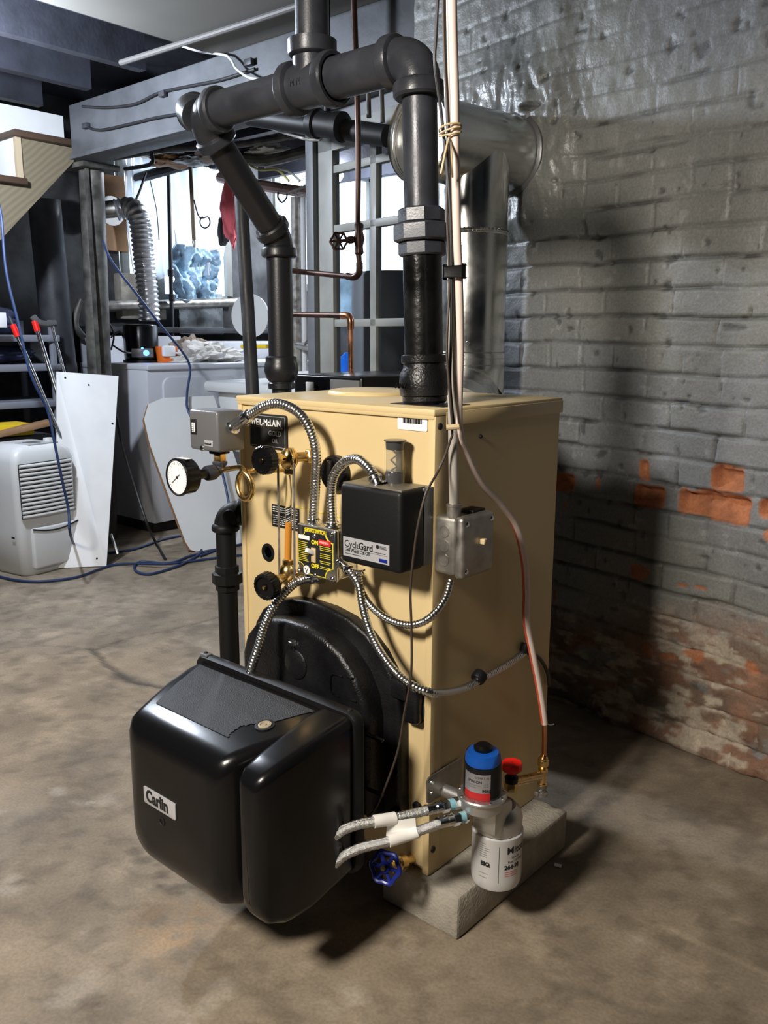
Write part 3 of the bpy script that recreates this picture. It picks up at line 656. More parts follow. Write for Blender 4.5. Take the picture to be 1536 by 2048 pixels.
# water gauge glass
wg = thing('water_gauge', 'tall gauge glass with brass valves and two black knobs', 'gauge', (.19, -.05, .6))
tu, tl = PX(578, 915, y=-.05), PX(576, 1150, y=-.05)
for t_, s_, kp in ((tu, 1, (530, 920)), (tl, -1, (535, 1172))):
    k = PX(*kp, y=-.112); ax = (Vector((t_.x, -.05, t_.z))-k).normalized()
    mb = lathe([(.009, 0), (.013, .004), (.0165, .012), (.017, .020), (.0165, .028), (.012, .036), (.009, .040)], (t_.x, -.05, t_.z-s_*.022), (0, 0, s_), 24)
    cyl((t_.x, -.05, t_.z), (t_.x+.022, .006, t_.z), .009, mb=mb); lathe([(.012, 0), (.014, .002), (.014, .012), (.012, .014)], (t_.x+.014, -.018, t_.z), (.4, 1, 0), 6, mb)
    cyl(t_, k+ax*.02, .008, mb=mb); lathe([(.011, 0), (.012, .002), (.012, .012), (.010, .014)], k+ax*.022, ax, 6, mb)
    lathe([(.010, 0), (.011, .001), (.011, .010), (.008, .012)], (t_.x, -.05, t_.z-s_*.020), (0, 0, -s_), 6, mb)
    vv = obj('valve_body', mb, 'brass', wg)
    def knob_ring(prof, n=24):
        mb2 = MB(); x, y, d = frame(ax); vs = []; fs = []; sg = n*4
        for (r, t) in prof:
            for q in range(sg):
                rr = r*(1-.035*(q % 4 in (0, 1))) if r > .02 else r; a = 2*PI*q/sg; vs.append(k+d*t+x*(rr*math.cos(a))+y*(rr*math.sin(a)))
        for i in range(len(prof)-1):
            for q in range(sg): fs.append((i*sg+q, i*sg+(q+1) % sg, (i+1)*sg+(q+1) % sg, (i+1)*sg+q))
        return mb2.add(vs, fs)
    obj('knob', knob_ring([(.0005, -.010), (.006, -.0105), (.007, -.008), (.018, -.008), (.021, -.0115), (.0235, -.0115), (.0265, -.008), (.0268, .008), (.0235, .012), (.010, .013), (.001, .013)]), 'blk', wg)
    obj('knob_screw', lathe([(.0035, 0), (.003, .002)], k-ax*.0105, -ax, 10), 'brass', wg)
gt = obj('glass_tube', cyl((tl.x, -.05, tl.z+.022), (tu.x, -.05, tu.z-.024), .0062, seg=20), 'sight', wg)
zl = PX(578, 1045, y=-.05).z
obj('rusty_water', cyl((tl.x, -.05, tl.z+.022), (tl.x+(tu.x-tl.x)*.5, -.05, zl), .0066, seg=20), 'water', wg)
for a, b in (((556, 930), (559, 1152)), ((588, 926), (589, 1162))):
    obj('guard_rod', cyl(PX(*a, y=-.062), PX(*b, y=-.062), .0022, seg=10), 'dullst', wg)

# service switch box
sw = thing('service_switch', 'square zinc switch box with black and yellow emergency plate', 'switch', (.28, -.03, .63))
o = PX(597, 1146, y=-.052); tr = PX(673, 1063, y=-.052); sw_w = tr.x-o.x; sw_h = PX(599, 1046, y=-.052).z-o.z
obj('box_body', box((o.x+.003, -.046, o.z+.003), (o.x+sw_w-.001, .004, o.z+sw_h-.003), .004), 'zinc', sw)
obj('cover', box((o.x, -.055, o.z), (o.x+sw_w, -.044, o.z+sw_h), .0045, 3), 'zinc', sw)
def notched(w_, h_, m_, r, x0, y0):
    out = []
    for cx, cy, a0 in ((w_-m_, h_-m_, 180), (m_, h_-m_, 270), (m_, m_, 0), (w_-m_, m_, 90)):
        rng = range(7)
        cxx = {180: w_-m_, 270: m_, 0: m_, 90: w_-m_}[a0]
        # concave corner centred on the plate corner
        px_, py_ = {180: (w_-m_, h_-m_), 270: (m_, h_-m_), 0: (m_, m_), 90: (w_-m_, m_)}[a0]
        for k in rng:
            aa = math.radians({180: 270-90*k/6, 270: 360-90*k/6, 0: 90-90*k/6, 90: 180-90*k/6}[a0]); out.append((x0+px_+r*math.cos(aa), y0+py_+r*math.sin(aa)))
    return out
O = (o.x, -.055, o.z)
ysw = prism(notched(sw_w, sw_h, .005, .020, 0, 0)[::1], O, FX, FZ, (0, -.0012, 0)); yp = obj('yellow_plate', ysw, 'yink', sw)
bp_ = obj('black_plate', prism(notched(sw_w, sw_h, .0066, .0197, 0, 0), (o.x, -.0561, o.z), FX, FZ, (0, -.0008, 0)), 'ink', sw)
def on(u, v): return (o.x+u*sw_w, -.0572, o.z+v*sw_h)
text('lettering', 'SERVICE SWITCH', on(.50, .885), FX, FZ, .0095, 'yink', bp_, align='CENTER', sx=.74, bold=.03)
text('lettering', 'ON', on(.50, .66), FX, FZ, .0115, 'yink', bp_, align='CENTER', bold=.03)
text('lettering', 'OFF', on(.50, .20), FX, FZ, .0115, 'yink', bp_, align='CENTER', bold=.03)
obj('white_panel', box(on(.08, .72), Vector(on(.36, .80))+Vector((0, -.0004, 0))), 'paper', bp_)
obj('red_panel', box(on(.60, .68), Vector(on(.90, .78))+Vector((0, -.0004, 0))), 'redl', bp_)
text('lettering', 'WARNING', on(.62, .71), FX, FZ, .0062, 'paper', bp_, .0006, sx=.8)
mb = MB(); random.seed(11)
for u0, u1, v0, v1, n in ((.07, .34, .66, .44, 7), (.07, .34, .40, .30, 4), (.62, .93, .65, .22, 13)):
    for i in range(n):
        if n == 13 and i in (3, 7, 10): continue
        v = v0+(v1-v0)*i/(n-1); e = u1-random.uniform(0, .06); box(on(u0+random.uniform(0, .02), v), Vector(on(e, v+.009))+Vector((0, -.0003, 0)), mb=mb)
obj('print_line', mb, 'yink', bp_)
c = Vector(on(.28, .13)); obj('round_emblem', lathe([(.0085, 0), (.0085, .0006)], c, (0, -1, 0), 24), 'paper', bp_)
mb = MB(); tube([c+Vector((-.004, -.001, .003)), c+Vector((0, -.001, -.002)), c+Vector((.004, -.001, .003))], .0006, 5, .002, mb); tube([c+Vector((0, -.001, -.002)), c+Vector((0, -.001, -.006))], .0009, 5, .002, mb); obj('emblem_figure', mb, 'ink', bp_)
c = Vector(on(.47, .45)); mb = box(c+Vector((-.006, -.002, -.014)), c+Vector((.006, .001, .014)), .001); obj('toggle_surround', mb, 'tan', sw)
obj('toggle', obox(c+Vector((-.004, -.001, .000)), (.008, 0, 0), (-.004, -.016, .008), (0, .004, .008), .0015), 'paper', sw)
for u, v in ((.49, .83), (.49, .06), (.93, .93), (.07, .07), (.93, .07)):
    obj('screw', lathe([(.0045, 0), (.0045, .001), (.003, .0025), (.0005, .003)], Vector(on(u, v))+Vector((0, .0, 0)), (0, -1, 0), 14), 'chrome', sw)

# low water cut-off
lw = thing('low_water_cutoff', 'black low water cut-off box on the boiler front', 'control', (.44, -.05, .68))
a = PX(680, 965, y=-.085); b = PX(800, 1150, y=-.085); x1 = PX(800, 1060, y=-.085).x; zb_ = (PX(679, 1122, y=-.085).z)
obj('cover', box((a.x, -.087, zb_), (x1+.004, -.024, a.z), .009, 4), 'matte', lw)
obj('top_plate', box((a.x+.004, -.082, a.z-.004), (x1, -.020, a.z+.0012), .0005), mat('dull_plate', (.22, .20, .16), .4, metal=.6), lw)
ob = obj('back_plate', box((a.x, -.026, zb_+.004), (x1+.003, .004, a.z-.002), .001), 'grey', lw)
l0 = PX(687, 1072, y=-.0872); l1 = PX(779, 1132, y=-.0872); lh = PX(687, 1110, y=-.0872).z
ll = obj('label', box((l0.x, -.0880, lh), (l1.x, -.0862, l0.z)), 'silverl', lw); lw_ = l1.x-l0.x; lh_ = l0.z-lh
def lp(u, v): return (l0.x+u*lw_, -.0883, lh+v*lh_)
text('lettering', 'Cycle', lp(.03, .50), FX, FZ, .0172, 'ink', ll, .0002, sx=.92)
text('lettering', 'Gard', lp(.345, .50), FX, FZ, .0172, 'ink', ll, .0002, bold=.02, sx=.92)
text('lettering', 'Low Water Cut-Off', lp(.04, .26), FX, FZ, .0088, 'ink', ll, .0002, bold=.02, sx=.80)
mb = MB(); box(lp(.05, .43), Vector(lp(.57, .44))+Vector((0, -.0003, 0)), mb=mb); box(lp(.60, .42), Vector(lp(.95, .43))+Vector((0, -.0003, 0)), mb=mb)
for u0, u1, v in ((.04, .40, .14), (.62, .92, .50), (.80, .95, .80), (.80, .93, .86), (.80, .94, .74)): box(lp(u0, v), Vector(lp(u1, v+.025))+Vector((0, -.0003, 0)), mb=mb)
lathe([(.0035, 0), (.0035, .0003)], lp(.755, .82), (0, -1, 0), 16, mb)
obj('print_line', mb, 'ink', ll)
obj('blue_panel', box(lp(.79, .08), Vector(lp(.96, .25))+Vector((0, -.0003, 0))), 'bluev', ll)
# sight capsule
p = PX(785, 880, y=-.03); p2 = PX(786, 962, y=-.03)
sg = thing('sensor_capsule', 'small clear capsule with dark ends above the low water cut-off', 'sensor', (p2.x, -.03, p2.z))
Lh = p.z-p2.z
obj('glass_barrel', lathe([(.0155, .012), (.0155, Lh-.012)], (p2.x, -.025, p2.z), (0, 0, 1), 28), mat('smoky_glass', (.75, .72, .62), .1, trans=.85, ior=1.1), sg)
obj('base_cap', lathe([(.017, -.01), (.017, .014), (.0155, .018)], (p2.x, -.025, p2.z), (0, 0, 1), 28), 'liqd', sg)
mb = lathe([(.016, Lh-.016), (.0165, Lh-.008), (.0165, Lh-.003), (.0195, Lh-.002), (.0195, Lh), (.001, Lh+.001)], (p2.x, -.025, p2.z), (0, 0, 1), 28); obj('top_cap', mb, 'liqd', sg)
zz = [(p2.x-.006, -.028, p2.z+.018), (p2.x+.007, -.028, p2.z+.026), (p2.x-.006, -.028, p2.z+.036), (p2.x+.007, -.028, p2.z+.046), (p2.x-.006, -.028, p2.z+.056)]
obj('inner_spring', tube(zz, .0022, 6, sm=False), 'chrome', sg); obj('inner_core', box((p2.x-.002, -.022, p2.z+.014), (p2.x+.010, -.014, p2.z+Lh-.014), .002), 'dullst', sg)

# ================================================================== FLEXIBLE CONDUITS
def conduit(name, label, pts, r, ends):
    t_ = thing(name, label, 'conduit', pts[0], 'armoured conduits of the boiler'); obj('armour', flex(pts, r), 'flex', t_)
    for (p, d, L_) in ends:
        d = Vector(d).normalized(); p = Vector(p)
        mb = lathe([(r*1.05, 0), (r*1.35, .002), (r*1.4, L_*.35), (r*1.15, L_*.45), (r*1.2, L_-.004), (r*1.7, L_-.003), (r*1.7, L_)], p, d, 18)
        lathe([(.003, 0), (.0035, .002), (.0035, .010), (.002, .011)], p+d*(L_*.3), frame(d)[0]+frame(d)[1]*.2, 10, mb)
        obj('connector', mb, 'chrome', t_)
    return t_
s1 = [PX(500, 830, y=-.082), PX(530, 812, y=-.078), PX(560, 808, y=-.072), PX(595, 824, y=-.062), PX(620, 858, y=-.054), PX(632, 905, y=-.046), PX(631, 970, y=-.036), PX(627, 1036, y=-.030)]
conduit('flexible_conduit', 'ribbed metal conduit arching from the grey control box over the nameplate', s1, .0092,
        [(s1[0], Vector((.089, -.087, .905))-s1[0], (Vector((.089, -.087, .905))-s1[0]).length), (s1[-1], (0, 0, -1), .014)])
s2 = [PX(665, 1042, y=-.030), PX(663, 995, y=-.034), PX(667, 955, y=-.040), PX(686, 927, y=-.044), PX(712, 918, y=-.048), PX(732, 930, y=-.052), PX(748, 950, y=-.054)]
conduit('flexible_conduit', 'short ribbed metal conduit hooped between service switch and black cut-off box', s2, .0090, [(s2[-1], PX(757, 972, y=-.054)-s2[-1], .020), (s2[0], (0, 0, -1), .010)])
s3 = [PX(618, 1156, y=-.045), PX(592, 1165, y=-.055), PX(568, 1186, y=-.075), PX(547, 1215, y=-.095), PX(530, 1250, y=-.115), PX(518, 1290, y=-.135), PX(506, 1325, y=-.150), PX(500, 1348, y=-.155)]
conduit('flexible_conduit', 'ribbed metal conduit running down from the service switch into the burner', s3, .0090, [(s3[0], PX(655, 1150, y=-.035)-s3[0], .030)])
s4 = [PX(700, 1142, y=-.045), PX(718, 1172, y=-.05), PX(726, 1215, y=-.056), PX(742, 1268, y=-.068), PX(768, 1315, y=-.080), PX(800, 1353, y=-.082), PX(835, 1376, y=-.075), PX(868, 1386, y=-.055), PX(900, 1384, x=.548), PX(930, 1376, x=.536), PX(962, 1358, x=.530), PX(1010, 1332, x=.524), PX(1048, 1306, x=.521)]
conduit('flexible_conduit', 'ribbed metal conduit sweeping past the burner door to the boiler side', s4, .0074, [(s4[0], PX(678, 1122, y=-.040)-s4[0], .030)])
tag(obj('cable_clamp', lathe([(.0125, 0), (.014, .003), (.014, .016), (.0125, .018)], PX(958, 1362, x=.531)-Vector((0, .008, -.004)), (0, 1, .5), 16), 'matte'), 'black clamp around the conduit on the boiler side', 'clamp')
tag(obj('cable_clamp', lathe([(.010, 0), (.012, .003), (.012, .018), (.010, .020)], PX(1050, 1306, x=.523), (0, .4, 1), 16), 'matte'), 'black clamp beside the red oil line on the boiler side', 'clamp')
s4b = [PX(1050, 1303, x=.522), PX(1078, 1316, x=.520), PX(1095, 1345, x=.519), PX(1098, 1370, x=.518)]
tag(obj('side_cable', tube(s4b, .004, 8), 'wire'), 'dark cable curving to the rear of the boiler side', 'cable')
s5 = [PX(718, 1150, y=-.05), PX(722, 1180, y=-.045), PX(742, 1212, y=-.045), PX(775, 1238, y=-.045), PX(815, 1250, y=-.040), PX(848, 1243, y=-.028), PX(875, 1220, y=-.010), PX(893, 1190, y=.012), PX(901, 1162, y=.03)]
conduit('flexible_conduit', 'ribbed metal conduit looping from under the cut-off box to the side junction box', s5, .0068, [(s5[0], (0, 0, 1), .012)])

# ================================================================== SIDE JUNCTION BOX, CONDUIT, LINES
jb = thing('junction_box', 'dull steel junction box with cover on the right side of the boiler', 'electrical box', (.54, .05, .67))
y0, y1, z0, z1 = .002, .092, .676, .778
by = obj('box_body', box((.5125, y0, z0), (.558, y1, z1), .007, 3), 'dullst', jb)
for z in (.702, .727, .752):
    obj('knockout', lathe([(.0105, 0), (.0105, .0008), (.0088, .0008), (.0085, .0003), (.0005, .0003)], (.535, y0-.0002, z), (0, -1, 0), 24), 'dullst', jb)
jc = obj('box_cover', box((.556, y0-.002, z0-.003), (.576, y1+.002, z1+.003), .008, 4), 'dullst', jb)
obj('toggle', box((.575, .048, .728), (.586, .058, .738), .002), 'tan', jc)
for yy, zz in ((.012, .768), (.084, .768), (.012, .686)): obj('cover_screw', lathe([(.005, 0), (.003, .002)], (.576, yy, zz), (1, 0, 0), 12), 'chrome', jc)
obj('conduit_clamp', box((.53, .050, z1), (.56, .086, z1+.006), .001), 'matte', jb)
cb = PX(907, 1020, x=.545); ct = PX(897, -60, x=.56)
cp = [PX(908, 1016, x=.545), PX(906, 850, x=.548), PX(905, 560, x=.550), PX(902, 300, x=.553), PX(896, -60, x=.556), Vector((.556, -.05, 2.14))]
ec = thing('electrical_conduit', 'straight metal conduit dropping from the ceiling to the side junction box', 'conduit', cp[0])
obj('tube', tube(cp, .0082, 16, .03), 'condu', ec); obj('connector', lathe([(.011, -.004), (.012, 0), (.012, .016), (.013, .016), (.013, .020), (.0095, .021)], (cp[0].x, cp[0].y, z1+.001), (0, 0, 1), 20), 'dullst', ec)
cw = [PX(886, -60, x=.556), PX(888, 100, x=.556), PX(896, 260, x=.556), PX(894, 420, x=.556), PX(899, 560, x=.556), PX(894, 700, x=.556), PX(904, 850, x=.562), PX(901, 880, x=.556), PX(880, 935, x=.545), PX(853, 985, y=-.075), PX(838, 1040, y=-.092), PX(828, 1105, y=-.092), PX(821, 1180, y=-.09), PX(823, 1260, y=-.085), PX(822, 1350, y=-.085), PX(808, 1430, y=-.085), PX(796, 1500, y=-.085), PX(772, 1570, y=-.09), PX(745, 1625, y=-.11), PX(700, 1662, y=-.16), PX(680, 1672, y=-.17)]
tag(obj('thermostat_wire', tube(cw, .0021, 8, .01), 'wire'), 'thin brown wire tied to the conduit and hanging in front of the boiler', 'wire')
cw = [PX(878, -60, x=.552), PX(872, 70, x=.552), PX(870, 130, x=.552), PX(884, 240, x=.552), PX(900, 420, x=.56), PX(903, 640, x=.557), PX(900, 760, x=.556), PX(907, 850, x=.562)]
tag(obj('control_cable', tube(cw, .0026, 8, .01), 'bcord'), 'thin black cable hanging loosely beside the white oil line', 'cable')
ol = [PX(904, -60, x=.572), PX(906, 60, x=.572), PX(910, 200, x=.572), PX(911, 330, x=.57), PX(914, 470, x=.568), PX(918, 560, x=.566), PX(920, 700, x=.560), PX(918, 850, x=.556), PX(934, 910, x=.552), PX(962, 965, x=.55), PX(1002, 1008, x=.55), PX(1032, 1052, x=.55), PX(1048, 1115, x=.552), PX(1053, 1180, x=.555), PX(1053, 1240, x=.556), PX(1064, 1300, x=.558), PX(1076, 1360, x=.560), PX(1086, 1420, x=.562), PX(1089, 1447, x=.562)]
lo = thing('oil_line', 'pinkish white coated oil line curving down the boiler side to the filter', 'pipe', ol[-1])
obj('coated_tube', tube(ol, .0066, 12, .01), 'oilw', lo)
mbs = MB(); P_ = smooth(ol[8:], .01); 
tube([p - RT*.0042 + (CAM-p).normalized()*.0022 for p in P_[12:]], .0034, 8, mb=mbs, sm=False); obj('red_stripe', mbs, 'oilr', lo)
obj('copper_end', tube([ol[-1], PX(1089, 1480, x=.562), PX(1088, 1512, x=.562)], .0055, 12, .01), 'copper', lo)
obj('torn_tail', tube([PX(1092, 1446, x=.562), PX(1100, 1450, x=.565), PX(1108, 1448, x=.568)], .0012, 5, .004), 'paper', lo)
tag(obj('velcro_strap', box(PX(892, 556, x=.548), PX(926, 530, x=.584), .003), 'matte'), 'black strap bundling the lines beside the riser', 'strap')
mb = tube([PX(893, 855, x=.56), PX(918, 853, x=.575)], .0045, 8); tag(obj('cable_tie', mb, 'tan'), 'tan cable tie around the conduit at the boiler top', 'cable tie')
mb = MB(); c = PX(900, 268, x=.562)
for i in range(3): tube([c+Vector((.018*math.cos(a_), .014*math.sin(a_), i*.004+.004*math.sin(a_+i))) for a_ in [k*PI/5 for k in range(11)]], .0015, 6, .01, mb)
tube([c, PX(892, 300, x=.575), PX(882, 348, x=.575)], .002, 6, .01, mb); tube([c, PX(903, 310, x=.578), PX(905, 355, x=.575)], .0015, 6, .01, mb)
tag(obj('string_tie', mb, 'tan'), 'beige string knotted around the lines near the elbow', 'string')

# ================================================================== FUEL FILTER, HOSES, VALVES
ff = thing('fuel_filter', 'fuel filter with clear blue-capped bowl and silver canister beside the boiler', 'filter', (.62, .04, .1))
A1 = Vector((.62, .012, 0)); A2 = Vector((.618, .068, 0)); TL = Vector((-.08, .02, 1))
zc = .292
obj('top_cap', lathe([(.024, zc+.058), (.0275, zc+.062), (.0285, zc+.075), (.0265, zc+.082), (.016, zc+.085)], A1, (0, 0, 1), 36), 'bluep', ff)
obj('dark_core', lathe([(.0285, zc+.002), (.0285, zc+.060)], A1, (0, 0, 1), 36), 'ink', ff)
obj('vent_knob', lathe([(.015, zc+.082), (.0165, zc+.086), (.0165, zc+.091), (.012, zc+.095), (.001, zc+.096)], A1, (0, 0, 1), 30), 'blk', ff)
obj('clear_bowl', lathe([(.0345, zc+.002), (.0325, zc+.050), (.0320, zc+.072), (.029, zc+.082), (.022, zc+.0868)], A1, (0, 0, 1), 40), 'clear', ff)
def wrap(name, A, r, a0, a1, z0, z1, material, parent, n=20):
    vs = []; fs = []
    for i in range(n+1):
        a = math.radians(a0+(a1-a0)*i/n)
        for z in (z0, z1): vs.append((A.x+r*math.cos(a), A.y+r*math.sin(a), z))
    for i in range(n): fs.append((2*i, 2*i+2, 2*i+3, 2*i+1))
    return obj(name, MB().add(vs, fs), material, parent)
def wtext(name, s, A, r, a0, z, size, material, parent, bold=0, sx=1):
    """lettering wrapped round a vertical cylinder, starting at angle a0 (deg)"""
    c = bpy.data.curves.new(name, 'FONT'); c.body = s; c.size = size; c.offset = bold*size; c.resolution_u = 3; c.fill_mode = 'FRONT'
    t = bpy.data.objects.new(name, c); COL.objects.link(t); dg = bpy.context.evaluated_depsgraph_get()
    me = bpy.data.meshes.new_from_object(t.evaluated_get(dg)); bpy.data.objects.remove(t)
    mb = MB(); mb.add([(A.x+r*math.cos(math.radians(a0)+v.co.x*sx/r), A.y+r*math.sin(math.radians(a0)+v.co.x*sx/r), z+v.co.y) for v in me.vertices], [tuple(p.vertices) for p in me.polygons])
    return obj(name, mb, material, parent)
b1 = wrap('bowl_label', A1, .0296, -128, -28, zc+.018, zc+.052, 'silverl', ff)
b2 = wrap('bowl_label', A1, .0296, -128, -28, zc+.003, zc+.018, 'redl', ff)
wtext('lettering', 'SMART-FLO+', A1, .0299, -82, zc+.044, .0060, 'ink', b1)
wtext('lettering', 'SPIN-ON', A1, .0299, -108, zc+.036, .0068, 'ink', b1, bold=.03)
wtext('lettering', 'Mitco', A1, .0299, -56, zc+.020, .0085, 'ink', b1, bold=.03)
for i in range(4): wtext('lettering', ('fuel oil treatment', 'replace filter', '1-2 gal', '3-5 gal')[i], A1, .0299, (-105, -105, -52, -52)[i], zc+(.031, .027, .034, .030)[i], .0032, 'ink', b1)
mb = lathe([(.030, zc-.028), (.037, zc-.022), (.037, zc-.003), (.043, zc-.002), (.0435, zc+.002), (.042, zc+.0045), (.0345, zc+.005)], A1, (0, 0, 1), 44)
lathe([(.030, .196), (.044, .206), (.045, .228), (.040, .242), (.032, .250)], A2, (0, 0, 1), 40, mb)
box((A1.x-.02, A1.y, .22), (A1.x+.03, A2.y, .27), .006, mb=mb); cyl((.60, .04, .25), (.515, .04, .25), .012, mb=mb)
hd_ = obj('head_casting', mb, 'alu', ff)
for k in range(8):
    a = math.radians(-160+k*42); obj('flange_screw', lathe([(.0032, 0), (.003, .002), (.001, .003)], (A1.x+.0395*math.cos(a), A1.y+.0395*math.sin(a), zc+.0035), (0, 0, 1), 8), 'chrome', hd_)
cn = obj('canister', lathe([(.006, .098), (.038, .098), (.043, .101), (.0455, .108), (.0462, .12), (.0462, .195), (.0470, .198), (.0470, .203), (.044, .205), (.040, .203)], A2, (0, 0, 1), 48), mat('white_metal_can', (.66, .66, .66), .32, metal=.35), ff)
wtext('lettering', 'Mitco', A2, .0465, -34, .176, .019, 'ink', cn, bold=.02)
wtext('lettering', 'Spin-on', A2, .0465, -22, .166, .0062, 'ink', cn)
wtext('lettering', 'Fuel Oil Filter', A2, .0465, -31, .158, .0068, 'ink', cn)
wtext('lettering', '264-93', A2, .0465, -39, .146, .0115, 'ink', cn, bold=.04)
wtext('lettering', 'BIO', A2, .0465, -94, .150, .0110, 'ink', cn, bold=.07); wtext('lettering', '20', A2, .0465, -77, .149, .006, 'ink', cn, bold=.04)
mb = MB(); random.seed(2)
for i in range(9):
    zz = .192-i*.0042 if i < 7 else (.134-(i-7)*.008); w2 = wrap('print_line', A2, .0465, -98, -72-random.uniform(0, 10), zz, zz+.0009, 'dullst', cn, 6)
for i in range(3): wrap('print_line', A2, .0465, -38, -5, .140-i*.004, .1408-i*.004, 'redl', cn, 6)
wrap('divider_line', A2, .0465, -52, -51, .120, .192, 'ink', cn, 2)
# bracket
bk = obj('mounting_bracket', prism(rrect(.105, .052, .008), (.5150, -.012, .243), (0, 1, 0), FZ, (.003, 0, 0)), 'dullst', ff)
for z in (.262, .283): obj('bracket_screw', lathe([(.004, 0), (.003, .003)], (.5182, .0, z), (1, 0, 0), 10), 'chrome', bk)
# shut-off handle
rv = thing('shutoff_valve', 'brass shutoff with red handle behind the filter head', 'valve', (.62, .11, .24))
hp = PX(1024, 1530, x=.612)
mb = MB(); x_, y_, d_ = frame((0, 0, 1)); vs = []; fs = []; sg = 48
for (r, t) in ((.001, .014), (.0175, .014), (.0195, .011), (.0195, 0), (.015, -.004)):
    for q in range(sg):
        a = 2*PI*q/sg; rr = r*(1-.06*(.5+.5*math.cos(a*8))) if r > .01 else r; vs.append(hp+Vector((rr*math.cos(a), rr*math.sin(a), t-.008)))
for i in range(4):
    for q in range(sg): fs.append((i*sg+q, i*sg+(q+1) % sg, (i+1)*sg+(q+1) % sg, (i+1)*sg+q))
obj('handle', mb.add(vs, fs), 'redp', rv)
obj('bonnet', lathe([(.012, 0), (.013, .010), (.009, .014), (.009, .024)], hp-Vector((0, 0, .034)), (0, 0, 1), 20), 'matte', rv)
e0 = PX(1078, 1550, x=.575)
obj('body', cyl(hp-Vector((0, 0, .034)), e0-Vector((0, 0, .002)), .0095, mb=lathe([(.012, 0), (.013, .004), (.013, .016), (.01, .018)], hp-Vector((0, 0, .05)), (0, 0, 1), 6)), 'brass', rv)
fi = thing('line_fitting', 'brass flare fitting with hanging tee at the end of the oil line', 'pipe fitting', PX(1083, 1595, x=.566))
q = PX(1087, 1512, x=.563)
mb = lathe([(.007, 0), (.0095, -.003), (.0095, -.006), (.0115, -.008), (.0115, -.020), (.009, -.022), (.007, -.026), (.0105, -.028), (.0105, -.034), (.0085, -.038), (.0085, -.058), (.0105, -.060), (.0105, -.064)], q, (0, 0, 1), 24); obj('flare_nut', mb, 'brass', fi)
q2 = q-Vector((0, 0, .064)); mb = lathe([(.011, 0), (.011, .006), (.008, .010), (.008, .016), (.0125, .018), (.0125, .024), (.006, .026)], q2, (0, 0, -1), 20); box(q2+Vector((-.010, -.016, -.022)), q2+Vector((.0, .0, -.012)), .002, mb=mb); obj('drain_tee', mb, 'dullst', fi)
# braided hoses
def hose(label, pts, wrapc, a_end, ta, tb):
    t_ = thing('fuel_hose', label, 'hose', pts[0], 'braided fuel hoses'); obj('braid', tube(pts, .0085, 32, .0014, rf=lambda s_, a_: .0082*(1+.075*math.sin(a_*5+s_*420)*math.sin(a_*5-s_*420))), 'braid', t_)
    P2 = smooth(pts, .006); n = len(P2); seg_ = P2[int(n*ta):int(n*tb)]
    obj('tape_flag', tube(seg_, .0108, 14, sm=False), 'tape', t_)
    d = (Vector(a_end)-Vector(pts[-1])).normalized(); L_ = (Vector(a_end)-Vector(pts[-1])).length
    obj('ferrule', lathe([(.0098, -.01), (.0100, .006), (.0085, .008), (.0100, .010), (.0100, .020)], pts[-1], d, 16), 'chrome', t_)
    obj('hex_nut', lathe([(.0100, .020), (.0118, .022), (.0118, .034), (.0100, .036)], pts[-1], d, 6), 'chrome', t_)
    obj('teal_ring', lathe([(.0098, .036), (.0098, .046)], pts[-1], d, 20), mat('teal_sealant', (.25, .50, .58), .4), t_)
    obj('adaptor', lathe([(.0110, .046), (.0110, max(.05, L_))], pts[-1], d, 6), 'chrome', t_)
h1 = [PX(668, 1672, y=-.21), PX(690, 1658, y=-.195), PX(720, 1648, y=-.175), PX(755, 1642, y=-.15), PX(790, 1636, y=-.12), PX(840, 1624, y=-.08), PX(862, 1618, y=-.062)]
hose('upper braided steel fuel hose with a loose cream paper flag', h1, 'tape', Vector((.59, .0, .272)), .42, .66)
fl_ = PX(800, 1640, y=-.115)
h2 = [PX(668, 1728, y=-.21), PX(690, 1710, y=-.195), PX(725, 1695, y=-.175), PX(770, 1684, y=-.15), PX(820, 1668, y=-.11), PX(865, 1652, y=-.085), PX(885, 1644, y=-.072)]
hose('lower braided steel fuel hose wrapped in white tape', h2, 'tape', Vector((.612, -.022, .262)), .50, .78)
tag(obj('paper_flag', prism([(0, 0), (.052, .004), (.050, .030), (.002, .026)], PX(772, 1672, y=-.135), Vector((.8, .6, .12)).normalized(), FZ, (.0, .0012, 0)), 'tape'), 'cream paper flag hanging from the upper hose', 'paper tag')
# drain valve with blue wheel
dv = thing('drain_valve', 'brass drain valve with dark blue wheel at the foot of the boiler', 'valve', (.44, -.05, .08))
vc = PX(771, 1735, y=-.105); ve = PX(822, 1718, y=.004); ad = (ve-vc).normalized()
mb = cyl(vc+ad*.01, ve, .010, mb=None); lathe([(.013, 0), (.016, .004), (.016, .030), (.013, .034)], vc+ad*.045, ad, 24, mb); lathe([(.011, 0), (.013, .002), (.013, .012), (.010, .014)], vc+ad*.024, ad, 6, mb); obj('body', mb, 'brass', dv)
def wheel(c, d, R, r, n, wob=0):
    x, y, d = frame(d); pts = []; N_ = n*8
    for i in range(N_+1):
        a = 2*PI*i/N_; rr = R*(1+wob*math.cos(a*n)); pts.append(c+x*(rr*math.cos(a))+y*(rr*math.sin(a)))
    mb = tube(pts, r, 8, mb=None, sm=False)
    for i in range(n):
        a = 2*PI*i/n; tube([c, c+x*(R*math.cos(a))*.97+y*(R*math.sin(a))*.97], r*.85, 8, 1, mb, sm=False)
    lathe([(r*2.2, -r*1.6), (r*2.6, -r), (r*2.6, r), (r*2.0, r*1.6)], c, d, 16, mb); return mb
obj('hand_wheel', wheel(vc, ad, .026, .0042, 6, .07), 'bluev', dv); obj('wheel_nut', lathe([(.005, 0), (.005, .006)], vc-ad*.012, ad, 6), 'brass', dv)

